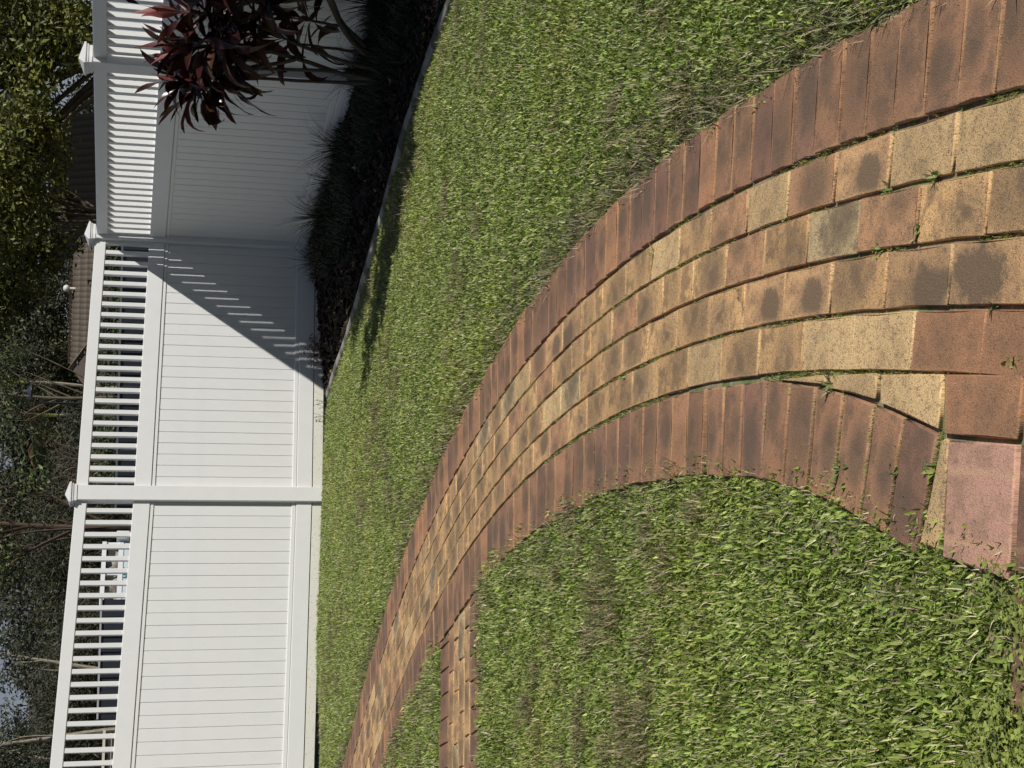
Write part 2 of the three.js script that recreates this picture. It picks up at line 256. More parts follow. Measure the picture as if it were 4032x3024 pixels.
function railG(L, h, d, slope, ch = 0.004) {                           // runs along +x from 0 to L, rises by slope; y 0 to h; z -d/2 to d/2
  const mb = new MB(), prof = [[0, d / 2 - ch], [ch, d / 2], [h - ch, d / 2], [h, d / 2 - ch], [h, -d / 2 + ch], [h - ch, -d / 2], [ch, -d / 2], [0, -d / 2 + ch]];
  for (let k = 0; k < 8; k++) { const p = prof[k], q = prof[(k + 1) % 8]; const A = mb.v(0, p[0], p[1], 0, k * 0.1), B = mb.v(L, p[0] + slope * L, p[1], L, k * 0.1), C = mb.v(L, q[0] + slope * L, q[1], L, k * 0.1 + 0.1), D = mb.v(0, q[0], q[1], 0, k * 0.1 + 0.1); mb.q(A, B, C, D); }
  return flat(mb.geo());
}
function capG() {
  const P = [[0.0585, -0.03], [0.0635, -0.03], [0.0635, -0.012], [0.0695, -0.003], [0.0695, 0.006], [0.0775, 0.010], [0.0775, 0.021], [0.002, 0.058]], mb = new MB();
  for (let k = 0; k + 1 < P.length; k++) for (let s = 0; s < 4; s++) {
    const c = [[1, 1], [1, -1], [-1, -1], [-1, 1]], p = c[s], q = c[(s + 1) % 4], [r0, y0] = P[k], [r1, y1] = P[k + 1];
    mb.q(mb.v(q[0] * r0, y0, q[1] * r0, 0, 0), mb.v(p[0] * r0, y0, p[1] * r0, 0.1, 0), mb.v(p[0] * r1, y1, p[1] * r1, 0.1, 0.1), mb.v(q[0] * r1, y1, q[1] * r1, 0, 0.1));
  }
  return flat(mb.geo());
}
const CAP = capG(), BOARD = {}, PICK = {};
function post(parent, x, top, bottom, zc) { const h = top - bottom, p = mesh('post', boxG(0.115, h, 0.115, 0.004), vinyl, parent); p.position.set(x, bottom + h / 2, zc); const c = mesh('post_cap', CAP, vinyl, p); c.position.set(0, h / 2, 0); return p; }
// one bay along +x of the fence's own frame, its front facing +z. H: heights at x = 0 of top rail, middle rail and bottom rail
function bay(parent, xa, xb, slope, H, boardPhase, boardPitch, pickPhase, pickPitch, plinth) {
  const L = xb - xa, y0 = slope * xa, rail = (name, lo, hi, d, z, m = vinyl) => { const r = mesh(name, railG(L, hi - lo, d, slope), m, parent); r.position.set(xa, lo + y0, z); return r; };
  rail('top_rail', H.t0, H.t1, 0.05, -0.025); rail('middle_rail', H.m0, H.m1, 0.05, -0.025); rail('rail_lip', H.m0 - 0.029, H.m0 - 0.002, 0.036, -0.026);
  rail('rail_lip', H.b1 + 0.002, H.b1 + 0.034, 0.036, -0.026); rail('bottom_rail', H.b0, H.b1, 0.05, -0.025);
  if (plinth !== undefined) rail('plinth_board', plinth, H.b0 - 0.003, 0.04, -0.028, vinylLow);
  const bh = H.m0 - H.b1 + 0.02, k0 = Math.ceil((xa - boardPhase) / boardPitch) - 1;
  for (let k = k0; ; k++) {
    const a = Math.max(xa, boardPhase + k * boardPitch), b = Math.min(xb, boardPhase + (k + 1) * boardPitch); if (a >= xb - 0.004) break; if (b - a < 0.006) continue;
    const w = b - a - 0.0012, key = w.toFixed(4) + bh.toFixed(3), g = BOARD[key] ??= boxG(w, bh, 0.02, 0.0038), m = mesh('board', g, vinyl, parent); m.position.set((a + b) / 2, (H.m0 + H.b1) / 2 + slope * (a + b) / 2, -0.0265 + (rb() - 0.5) * 0.0012); m.rotation.y = (rb() - 0.5) * 0.006;
  }
  const ph = H.t0 - H.m1 + 0.012, g = PICK[ph.toFixed(3)] ??= boxG(0.0345, ph, 0.0385, 0.0022);
  for (let k = Math.ceil((xa - pickPhase) / pickPitch - 0.2); ; k++) { const x = pickPhase + k * pickPitch; if (x > xb - 0.01) break; if (x < xa + 0.01) continue; const m = mesh('picket', g, vinyl, parent); m.position.set(x, (H.t0 + H.m1) / 2 + slope * x, -0.026); }
}
const HF = { t0: 1.75, t1: 1.836, m0: 1.292, m1: 1.417, b0: 0.08, b1: 0.199 };
const front = group('vinyl_fence', 'sunlit white vinyl fence with picket top facing the lawn', 'fence', [0, 0, 0]);
bay(front, -2.222, -0.072, -0.0399, HF, -0.18 - 0.0925 * 30, 0.0925, -0.142 - 0.0918 * 30, 0.0918, 0.001);
bay(front, 0.043, 2.1, -0.0233, HF, 0.128 - 0.0905 * 5, 0.0905, 0.0985 - 0.0905 * 2, 0.0905, -0.003);
post(front, -0.0145, 1.856, -0.06, -0.0255);
post(front, -2.28, 1.948, 0.02, -0.0255);
bay(front, -4.5, -2.337, -0.0399, HF, -0.18 - 0.0925 * 60, 0.0925, -0.142 - 0.0918 * 60, 0.0918, 0.001);
post(front, -4.56, 2.035, 0.1, -0.0255);
const side = group('vinyl_fence', 'shaded white vinyl fence with picket top behind the dark red plants', 'fence', [2.135, 0, 0]);
side.rotation.y = -Math.PI / 2;                                        // its +x runs along the world's +z, its front faces the world's -x
const HS = { t0: 1.691, t1: 1.776, m0: 1.24, m1: 1.3635, b0: 0.05, b1: 0.172 };
bay(side, 0.03, 2.413, -0.0262, HS, 0.043, 0.0945, 3.05 - 0.094 * 40, 0.094, -0.06);
bay(side, 2.529, 4.85, -0.0262, HS, 2.56, 0.0945, 3.05 - 0.094 * 40, 0.094, -0.06);
bay(side, 4.965, 7.2, -0.0262, HS, 4.98, 0.0945, 5.05 - 0.094 * 40, 0.094, -0.06);
post(side, -0.0275, 1.815, -0.2, -0.0225); post(side, 2.471, 1.745, -0.25, -0.0225); post(side, 4.9075, 1.68, -0.3, -0.0225); post(side, 7.2575, 1.62, -0.35, -0.0225);

// ---------------------------------------------------------------- garden bed, kerb, mulch
{
  const mb = new MB(), nx = 40, nz = 180;
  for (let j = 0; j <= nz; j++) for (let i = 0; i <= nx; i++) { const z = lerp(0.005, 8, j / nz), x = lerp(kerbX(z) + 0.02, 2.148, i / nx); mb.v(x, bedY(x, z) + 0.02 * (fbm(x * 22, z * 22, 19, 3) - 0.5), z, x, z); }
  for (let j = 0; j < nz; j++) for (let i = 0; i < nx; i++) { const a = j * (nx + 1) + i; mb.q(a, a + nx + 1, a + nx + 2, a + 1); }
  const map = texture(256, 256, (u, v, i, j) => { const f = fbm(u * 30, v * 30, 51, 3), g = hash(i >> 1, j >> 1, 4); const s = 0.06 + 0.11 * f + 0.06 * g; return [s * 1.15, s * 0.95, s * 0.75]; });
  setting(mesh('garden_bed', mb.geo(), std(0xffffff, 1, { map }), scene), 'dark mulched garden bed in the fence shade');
}
{
  const mb = new MB(), n = 130, prof = [[-0.04, -0.06], [-0.038, 0.006], [-0.028, 0.02], [0, 0.026], [0.026, 0.022], [0.038, 0.01], [0.04, -0.05]];
  for (let k = 0; k <= n; k++) { const z = lerp(0.16, 8, k / n), d = (kerbX(z + 0.05) - kerbX(z - 0.05)) / 0.1, L = Math.hypot(1, d); prof.forEach(([a, b], m) => { const w = 1 + 0.25 * (fbm(z * 4, m, 9) - 0.5), x = kerbX(z) + a * w / L, zz = z - a * w * d / L; mb.v(x, ground(x, zz) + b * (1 + 0.35 * (fbm(z * 3, 4, 8) - 0.5)) + 0.004 * (fbm(z * 30, m * 3, 6) - 0.5), zz, z, m * 0.03); }); }
  const P = prof.length; for (let k = 0; k < n; k++) for (let m = 0; m + 1 < P; m++) { const a = k * P + m; mb.q(a, a + P, a + P + 1, a + 1); }
  const f = Array.from({ length: P }, (_, m) => m); for (let m = 1; m + 1 < P; m++) mb.t(f[0], f[m], f[m + 1]);
  const map = texture(256, 128, (u, v, i, j) => { const f = fbm(u * 20, v * 10, 61, 4), g = hash(i, j, 6), st = smooth(0.52, 0.68, fbm(u * 9, v * 4, 63, 3)); const s = 0.5 + 0.12 * f + 0.06 * g; return [lerp(s, 0.3, st * 0.7), lerp(s * 0.97, 0.29, st * 0.7), lerp(s * 0.9, 0.25, st * 0.7)]; });
  setting(mesh('kerb', mb.geo(), std(0xffffff, 0.95, { map }), scene), 'low rounded concrete kerb between lawn and garden bed');
}
function instances(name, geo, mat, list, parent) {                      // list: [matrix, colour]
  const m = new THREE.InstancedMesh(geo, mat, list.length); m.name = name; m.castShadow = m.receiveShadow = true;
  list.forEach(([M, c], k) => { m.setMatrixAt(k, M); m.setColorAt(k, c); }); parent.add(m); return m;
}
const _q = new THREE.Quaternion(), _e = new THREE.Euler();
const place = (x, y, z, rx, ry, rz, sx, sy = sx, sz = sx) => new THREE.Matrix4().compose(V3(x, y, z), new THREE.Quaternion().setFromEuler(_e.set(rx, ry, rz, 'YXZ')), V3(sx, sy, sz));
{
  const r = rng(77), chip = new MB();
  for (let k = 0; k < 5; k++) { const a = r() * 6.28, x = (r() - 0.5) * 0.05, z = (r() - 0.5) * 0.05, y = r() * 0.012, l = 0.012 + r() * 0.02, w = 0.003 + r() * 0.006, cx = Math.cos(a), cz = Math.sin(a), t = (r() - 0.3) * 0.02; const g = 0.5 + r(); const c = [g, g, g];
    const A = chip.v(x - cx * l - cz * w, y, z - cz * l + cx * w, 0, 0, c), B = chip.v(x + cz * w * 1.4, y + 0.004, z - cx * w * 1.4, 0, 0, c), C = chip.v(x + cx * l, y + t, z + cz * l, 0, 0, c), D = chip.v(x - cz * w, y + 0.002, z + cx * w, 0, 0, c); chip.q(A, B, C, D); }
  const list = [];
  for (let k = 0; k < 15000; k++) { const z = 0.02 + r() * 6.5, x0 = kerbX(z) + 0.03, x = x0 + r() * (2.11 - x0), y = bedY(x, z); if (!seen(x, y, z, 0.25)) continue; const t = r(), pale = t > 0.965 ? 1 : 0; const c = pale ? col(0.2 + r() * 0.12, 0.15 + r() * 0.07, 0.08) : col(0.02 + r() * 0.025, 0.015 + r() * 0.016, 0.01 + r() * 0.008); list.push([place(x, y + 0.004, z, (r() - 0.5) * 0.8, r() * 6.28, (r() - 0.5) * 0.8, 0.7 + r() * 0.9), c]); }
  const g = new THREE.Group(); g.name = 'mulch'; g.userData = { kind: 'stuff', label: 'dark bark mulch and leaf litter on the garden bed', category: 'mulch' }; scene.add(g);
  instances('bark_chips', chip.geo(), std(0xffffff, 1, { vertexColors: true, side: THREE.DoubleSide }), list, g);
}

// ---------------------------------------------------------------- lawn
function blade(mb, x, z, az, tilt, bend, L, w, c, fold = 0.25) {         // a bent, folded grass blade
  let px = x, py = 0, pz = z, t = tilt; const cx = Math.cos(az), cz = Math.sin(az); let prev = null; const N = 3;
  for (let k = 0; k <= N; k++) {
    const f = k / N, ww = w * (k === 0 ? 0.6 : k === N ? 0.06 : 1 - 0.25 * f), sx = -cz * ww / 2, sz = cx * ww / 2, up = ww * fold;
    const A = mb.v(px + sx, py + up, pz + sz, 0, f, c), B = mb.v(px, py, pz, 0.5, f, c), C = mb.v(px - sx, py + up, pz - sz, 1, f, c);
    if (prev) { mb.q(prev[0], prev[1], B, A); mb.q(prev[1], prev[2], C, B); } prev = [A, B, C];
    px += cx * Math.sin(t) * L / N; pz += cz * Math.sin(t) * L / N; py += Math.cos(t) * L / N; t += bend / N;
  }
}
const grassMat = new THREE.MeshPhysicalMaterial({ color: 0xffffff, vertexColors: true, roughness: 0.42, transmission: 0.15, thickness: 0, side: THREE.DoubleSide, ior: 1.4 });
const CLUMP = [];
for (let v = 0; v < 5; v++) {                                           // each blade has one even colour of its own; species and age vary from blade to blade
  const r = rng(900 + v), mb = new MB();
  for (let k = 0; k < 46; k++) {
    const straw = r() < 0.06, a = r() * 6.28, d = Math.sqrt(r()) * 0.036, t = r() * 1.5, g = 0.5 + r() * 0.9, hue = r();
    const c = straw ? [0.58 * g, 0.5 * g, 0.31 * g] : [lerp(0.225, 0.42, hue * hue) * g, lerp(0.31, 0.46, hue * hue) * g, lerp(0.055, 0.13, hue * hue) * g];
    blade(mb, Math.cos(a) * d, Math.sin(a) * d, r() * 6.28, t, (r() - 0.3) * 2.2, straw ? 0.016 + r() * 0.02 : 0.01 + r() * 0.016, straw ? 0.0014 + r() * 0.0012 : 0.003 + r() * 0.0032, c, 0.12 + r() * 0.25);
  }
  CLUMP.push(mb.geo());
}
const DRY = [];
for (let v = 0; v < 2; v++) { const r = rng(950 + v), mb = new MB(); for (let k = 0; k < 16; k++) { const a = r() * 6.28, d = Math.sqrt(r()) * 0.03, g = 0.5 + r() * 0.8, dead = r() < 0.5; blade(mb, Math.cos(a) * d, Math.sin(a) * d, r() * 6.28, 0.5 + r() * 0.95, (r() - 0.2) * 1.2, 0.022 + r() * 0.035, 0.0012 + r() * 0.0015, dead ? [0.5 * g, 0.43 * g, 0.28 * g] : [0.17 * g, 0.2 * g, 0.07 * g]); } DRY.push(mb.geo()); }
const leftEdge = (z) => z > 7.86 ? table(INNER, z) : null;
function lawnZone(x, z) {                                               // which lawn a point is on, and how far it is from the paving
  if (x >= kerbX(z) - 0.035 + 0.045 * smooth(1.6, 2.4, z) || (x > 0.7 && z < 0.16)) return null;
  const o = offset(x, z);
  if (o > 0.374) return z > 0.04 ? ['a', o - 0.374] : null;
  if (z > 5.61) { const e = leftEdge(z), d = e === null ? -0.372 - o : Math.min(-0.372 - o + 0.3 * smooth(7.86, 8.1, z), e - x); const w = e === null ? d : e - x; return w > 0 ? ['b', Math.min(w, z - 5.61 + 0.03)] : null; }
  if (z < 4.9 && z > 0.04 && o < -0.375) return ['c', Math.min(-0.375 - o, 4.9 - z)];
  return null;
}
{
  const r = rng(123), L = { a: [[], [], [], [], []], b: [[], [], [], [], []], c: [[], [], [], [], []] }, D = { a: [[], []], b: [[], []], c: [[], []] }; let total = 0;
  const sow = (x0, x1, z0, z1, n) => {
    for (let k = 0; k < n; k++) {
      const x = lerp(x0, x1, r()), z = lerp(z0, z1, r()), zone = lawnZone(x, z); if (!zone) continue;
      const y = ground(x, z), w = seen(x, y, z, 0.16); if (!w) continue;
      const keep = w < 4.5 ? 1 : w < 7 ? 0.8 : 0.62; if (r() > keep) continue;
      const [id, d] = zone, worn = smooth(0.24, 0.03, d + 0.16 * (fbm(x * 4, z * 4, 21) - 0.5)) * (id === 'a' ? 1 : id === 'b' && z > 8.2 ? 0 : 0.3);
      const pat = fbm(x * 2.2, z * 2.2, 91, 4), pat2 = fbm(x * 9, z * 9, 93, 3), yel = smooth(0.45, 0.72, pat), dead = smooth(0.54, 0.7, pat2) * smooth(0.4, 0.6, fbm(x * 1.3, z * 1.3, 95, 2));
      if (r() < worn * 0.85) { const g = 0.6 + r() * 0.6; if (r() < 0.7) D[id][Math.floor(r() * 2)].push([place(x, y - 0.024, z, (r() - 0.5) * 0.5, r() * 6.28, (r() - 0.5) * 0.5, 0.85 + r() * 0.5), col(g, g * 0.98, g * 0.9)]); continue; }
      if (dead > 0.35 && r() < 0.6) { D[id][Math.floor(r() * 2)].push([place(x, y - 0.014, z, 0, r() * 6.28, 0, 0.9 + r() * 0.4), col(0.95, 0.9, 0.8)]); continue; }
      const g = (0.78 + r() * 0.44) * (0.86 + 0.3 * pat2), sc = (w < 4.5 ? 0.95 : 1.15) + r() * 0.35;
      const c = col(g * lerp(0.95, 1.05, yel), g * lerp(0.98, 1.03, yel), g);
      L[id][Math.floor(r() * 5)].push([place(x, y - 0.022 + 0.012 * (pat2 - 0.5), z, (r() - 0.5) * 0.5, r() * 6.28, (r() - 0.5) * 0.5, sc, sc * (0.8 + 0.35 * pat), sc), c]); total++;
    }
  };
  sow(-3.6, 1.2, 0.03, 10.2, 190000);
  const names = { a: 'broad bright green lawn between the path and the garden bed', b: 'green lawn patch with yellow clover inside the bend of the path', c: 'small wedge of lawn between the two paths' };
  for (const id of 'abc') {
    const g = new THREE.Group(); g.name = numbered('lawn_grass'); g.userData = { kind: 'stuff', label: names[id], category: 'grass' }; scene.add(g);
    L[id].forEach((l, k) => l.length && instances('grass_clumps', CLUMP[k], grassMat, l, g)); D[id].forEach((l, k) => l.length && instances('dry_grass', DRY[k], grassMat, l, g));
  }
  console.log('grass clumps', total);
}
// ---------------------------------------------------------------- weeds and grass in the joints
{
  const r = rng(321), list = [[], []];
  const put = (s, o, k) => { const p = at(s, o), y = ground(p.x, p.z); if (!seen(p.x, y, p.z, 0.1)) return; const g = 0.5 + r() * 0.6, dry = r() < 0.4; list[k].push([place(p.x, y - 0.009, p.z, (r() - 0.5) * 0.4, r() * 6.28, (r() - 0.5) * 0.4, 0.2 + r() * 0.22, 0.26 + r() * 0.25, 0.2 + r() * 0.22), dry ? col(g * 1.3, g * 1.1, g) : col(g, g, g)]); };
  for (const o of [0.1995, 0.0982, 0, -0.0985, -0.2]) for (let s = -0.5; s < 6.5; s += 0.006) { const f = fbm(s * 3.2, o * 40, 201, 3); if (r() < smooth(0.4, 0.7, f) * 0.85) put(s, o + (r() - 0.5) * 0.006, r() < 0.35 ? 1 : 0); }
  for (let k = 0; k < 60; k++) { const s = 0.062 + k * 0.0964; for (let o = 0.21; o < 0.39; o += 0.011) if (r() < 0.55 * smooth(0.42, 0.7, fbm(k * 3.3, o * 12, 205, 2))) put(s, o, 1); }
  for (let k = 0; k < 50; k++) { const s = 1.124 + k * 0.1052; for (let o = 0.21; o < 0.39; o += 0.009) if (r() < 0.7 * smooth(0.4, 0.7, fbm(k * 3.7, o * 12, 207, 2))) put(s, -o, r() < 0.5 ? 1 : 0); }
  [[0.161, 0.1953], [0.056, 0.1966], [0.141, 0.1986], [0.036, 0.2012]].forEach(([ph, pitch], row) => { for (let k = 0; k < 26; k++) { const q = fbm(k * 2.7, row * 5.1, 209, 2); for (let f = 0; f < 1; f += 0.11) if (r() < 0.5 * smooth(0.45, 0.75, q)) put(ph + k * pitch, 0.1965 - row * 0.0983 - f * 0.098, 0); } });
  // the fan joints at the near end are the greenest
  const T = [[-2.213, 8.196, -0.18, -0.062], [-2.256, 8.295, -0.177, -0.066], [-2.302, 8.395, -0.17, -0.074], [-2.35, 8.491, -0.165, -0.078], [-2.407, 8.589, -0.16, -0.083], [-2.459, 8.677, -0.157, -0.092], [-2.518, 8.764, -0.15, -0.092]];
  T.forEach(([x, z, dx, dz], k) => { for (let f = 0; f < 1; f += 0.045) if (r() < 0.35 + 0.1 * k) { const X = x + dx * f + (r() - 0.5) * 0.006, Z = z + dz * f + (r() - 0.5) * 0.006, g = 0.8 + r() * 0.4; list[r() < 0.25 ? 1 : 0].push([place(X, ground(X, Z) - 0.008, Z, 0, r() * 6.28, 0, 0.2 + r() * 0.16, 0.3 + r() * 0.25, 0.2 + r() * 0.16), col(g, g, g)]); } });
  const g = new THREE.Group(); g.name = 'joint_weeds'; g.userData = { kind: 'stuff', label: 'moss and tiny grass growing in the paver joints', category: 'weeds' }; scene.add(g);
  instances('joint_grass', CLUMP[0], grassMat, list[0], g); instances('joint_straw', DRY[0], grassMat, list[1], g);
}
const leafMat = (c, t = 0.25, rough = 0.6) => new THREE.MeshPhysicalMaterial({ color: c, roughness: rough, transmission: t, thickness: 0, side: THREE.DoubleSide });
const weedGreen = leafMat(col(0.17, 0.24, 0.06), 0.15, 0.55), weedYellow = leafMat(col(0.3, 0.34, 0.05), 0.2, 0.6), weedPale = leafMat(col(0.34, 0.34, 0.14), 0.2, 0.7);
function weed(name, label, x, z, n, L, w, mat, seed, spread = 0.012) {   // a ragged little plant, each leaf its own part
  const r = rng(seed), g = group(name, label, 'weed', [x, ground(x, z) - 0.006, z]);
  for (let k = 0; k < n; k++) { const mb = new MB(), a = r() * 6.28, d = r() * spread; blade(mb, Math.cos(a) * d, Math.sin(a) * d, r() * 6.28, 0.1 + r() * 1.2, (r() - 0.1) * 1.6, L * (0.4 + r() * 0.8), w * (0.6 + r() * 0.8), null, 0.15); mesh('leaf', mb.geo(), mat[k % mat.length], g); }
  return g;
}
const W1 = [weedGreen, weedPale], W2 = [weedGreen, weedYellow];
weed('joint_weed', 'mossy weed cushion in the cross joint beside the grey stained paver', -2.079, 8.704, 22, 0.014, 0.004, W2, 5, 0.016);
weed('joint_weed', 'grass tuft in the joint below the outer brick edging', -1.905, 8.52, 16, 0.022, 0.004, W1, 6);
weed('joint_weed', 'green tuft with a dry stalk between the two rightmost tan rows', -2.133, 8.847, 14, 0.024, 0.005, W1, 7);
weed('joint_weed', 'leafy weed in the joint under the rust coloured paver', -2.159, 8.649, 18, 0.018, 0.006, W2, 8, 0.018);
weed('joint_weed', 'weed filling the cross joint right of the rust coloured paver', -2.188, 8.776, 18, 0.016, 0.005, W1, 9, 0.016);
weed('joint_weed', 'star shaped weed above the red paver row', -2.387, 8.941, 6, 0.026, 0.005, [weedGreen], 10, 0.003);
weed('joint_weed', 'bright round leaved weed at the right edge of the photograph', -2.488, 8.966, 26, 0.014, 0.009, W2, 11, 0.018);
weed('joint_weed', 'pale grassy weed sprawling over the tip of the tan cut paver', -2.318, 8.452, 26, 0.028, 0.004, W1, 12, 0.02);
weed('joint_weed', 'broad leaved weed lying across the inner brick edging', -2.468, 8.449, 7, 0.042, 0.012, [weedGreen], 13, 0.006);
weed('joint_weed', 'small weed in the joint between the second and third tan rows', -1.984, 8.09, 10, 0.016, 0.004, W1, 14);
weed('joint_weed', 'small weed at the foot of a grey paver halfway round the bend', -1.884, 7.357, 10, 0.02, 0.004, W1, 15);
weed('joint_weed', 'green weed wedged beside the sliver of yellow paver', -2.56, 8.73, 18, 0.018, 0.006, W2, 16, 0.02);
weed('joint_weed', 'tuft of weeds in the joint of the last two edging bricks', -2.523, 8.637, 22, 0.018, 0.005, W2, 17, 0.024);
weed('joint_weed', 'upright straw and green tuft on the outer edging at the bend', -1.656, 7.61, 14, 0.035, 0.004, W1, 18);
weed('joint_weed', 'dark weed at the corner where the branch path begins', -2.03, 5.69, 16, 0.034, 0.006, [weedGreen], 19, 0.025);
weed('joint_weed', 'pale leafed weed leaning from the branch path edging', -2.251, 5.61, 8, 0.05, 0.014, W1, 20);
{ // clover among the near lawn
  const r = rng(44), mb = new MB();
  for (let k = 0; k < 9; k++) { const cx = (r() - 0.5) * 0.05, cz = (r() - 0.5) * 0.05, y = 0.016 + r() * 0.014, a0 = r() * 6.28, g = 0.75 + r() * 0.5; for (let m = 0; m < 3; m++) { const a = a0 + m * 2.094, l = 0.0065, c = [0.36 * g, 0.42 * g, 0.1 * g]; const A = mb.v(cx, y, cz, 0, 0, c), B = mb.v(cx + Math.cos(a - 0.6) * l, y + 0.001, cz + Math.sin(a - 0.6) * l, 0, 0, c), C = mb.v(cx + Math.cos(a) * l * 0.85, y + 0.0015, cz + Math.sin(a) * l * 0.85, 0, 0, c), D = mb.v(cx + Math.cos(a + 0.6) * l, y + 0.001, cz + Math.sin(a + 0.6) * l, 0, 0, c); mb.q(A, B, C, D); } }
  const list = [];
  for (let k = 0; k < 5000; k++) { const x = lerp(-3.3, -2.5, r()), z = lerp(8.2, 9.5, r()); const zn = lawnZone(x, z); if (!zn || zn[0] !== 'b' || zn[1] < 0.03) continue; const f = fbm(x * 4, z * 4, 301, 3) * smooth(8.45, 9.0, z + (x + 2.9) * -0.2); if (r() > smooth(0.42, 0.66, f) * 0.4) continue; const g = 0.6 + r() * 0.5; list.push([place(x, ground(x, z) - 0.012, z, (r() - 0.5) * 0.4, r() * 6.28, (r() - 0.5) * 0.4, 0.8 + r() * 0.6), col(g, g, g)]); }
  const g = new THREE.Group(); g.name = 'clover_patch'; g.userData = { kind: 'stuff', label: 'yellow green clover leaves among the near lawn', category: 'clover' }; scene.add(g);
  instances('clover', mb.geo(), grassMat, list, g);
}
// ---------------------------------------------------------------- planting along the shaded fence
function leafG(L, W, droop, twist, seed, petiole = 0.18) {               // a strap leaf with a folded midrib, from the origin along +x
  const r = rng(seed), mb = new MB(), N = 9; let px = 0, py = 0, a = 0, prev = null;
  for (let k = 0; k <= N; k++) {
    const f = k / N, w = W / 2 * (f < petiole ? 0.14 + 0.1 * f / petiole : Math.pow(Math.sin(Math.PI * Math.min(1, Math.pow((f - petiole) / (1 - petiole), 0.8) * 0.97 + 0.03)), 0.75)) + 0.001, tw = twist * f + 0.4 * Math.sin(f * 6 + seed), wob = W * 0.16 * Math.sin(f * 7 + seed * 2);
    const c = Math.cos(tw), s = Math.sin(tw), v = w * 0.3;
    const A = mb.v(px - s * 0 - Math.sin(a) * (v + w * s), py + Math.cos(a) * (v + w * s), w * c + wob, 0, f), B = mb.v(px, py, wob, 0.5, f), C = mb.v(px - Math.sin(a) * (v - w * s), py + Math.cos(a) * (v - w * s), -w * c + wob, 1, f);
    if (prev) { mb.q(prev[0], prev[1], B, A); mb.q(prev[1], prev[2], C, B); } prev = [A, B, C];
    px += Math.cos(a) * L / N; py += Math.sin(a) * L / N; a -= droop / N * (0.4 + 1.2 * f);
  }
  return mb.geo();
}
const CORDY = []; for (let k = 0; k < 9; k++) CORDY.push(leafG(1, 0.15 + (k % 3) * 0.04, [0.5, 1.1, 1.7, 0.8, 2.2, 1.3, 0.3, 1.9, 2.7][k], (k % 4 - 1.5) * 0.5, 31 + k));
const DEADL = []; for (let k = 0; k < 3; k++) DEADL.push(leafG(1, 0.06 + 0.03 * k, 2.6 + 0.3 * k, 1.5 - k, 61 + k, 0.1));
const maroon = [leafMat(col(0.045, 0.013, 0.012), 0.25, 0.28), leafMat(col(0.03, 0.01, 0.009), 0.12, 0.26), leafMat(col(0.12, 0.026, 0.024), 0.4, 0.4), leafMat(col(0.07, 0.035, 0.02), 0.2, 0.28)];
const pinkLeaf = leafMat(col(0.32, 0.09, 0.085), 0.45, 0.45), brownLeaf = leafMat(col(0.1, 0.045, 0.025), 0.2, 0.7);
const stemMat = std(0xffffff, 0.9, { map: texture(32, 256, (u, v, i, j) => { const ring = smooth(0.35, 0.5, Math.abs(((v * 34) % 1) - 0.5)), f = fbm(u * 6, v * 60, 15, 3); const s = 0.3 + 0.14 * f - 0.12 * ring; return [s * 1.02, s * 0.93, s * 0.78]; }) });
function cordyline(label, base, stems, seed) {
  const r = rng(seed), g = group('cordyline_plant', label, 'shrub', base, 'dark red cordylines by the shaded fence');
  const rel = (p) => V3(p[0] - base[0], p[1] - base[1], p[2] - base[2]);
  for (const st of stems) {
    const c = new THREE.CatmullRomCurve3(st.p.map(rel)), n = 14, pts = c.getPoints(n), R = st.r ?? 0.011, mb = new MB();
    pts.forEach((q, k) => { q.x += (fbm(k * 0.7, seed, 1) - 0.5) * 0.02; q.z += (fbm(k * 0.7, seed, 2) - 0.5) * 0.02; });
    tube(mb, pts, pts.map((_, k) => R * (1.15 - 0.4 * k / n)), 7); mesh('stem', mb.geo(), stemMat, g);
    if (!st.leaves) continue;
    const [n0, from, L] = st.leaves;
    for (let k = 0; k < n0; k++) {
      const f = k / n0, t = lerp(from, 1, Math.pow(f, 0.7)), q = c.getPoint(t), young = f, el = lerp(-0.35, 1.25, Math.pow(young, 1.1)) + (r() - 0.5) * 1.0, az = k * 2.4 + r() * 0.6;
      const dead = young < 0.16 && r() < 0.6, geo = dead ? DEADL[Math.floor(r() * 3)] : CORDY[young > 0.85 ? [0, 6][Math.floor(r() * 2)] : Math.floor(r() * 9)], len = L * lerp(0.95, 0.75, young) * (0.75 + r() * 0.5);
      const m = mesh('leaf', geo, dead ? brownLeaf : young > 0.88 && r() < 0.5 ? pinkLeaf : maroon[Math.floor(r() * 4)], g);
      m.position.copy(q); m.rotation.set(0, -az, el, 'YXZ'); m.rotateX((r() - 0.5) * 2.2); m.scale.setScalar(len);
    }
  }
  return g;
}
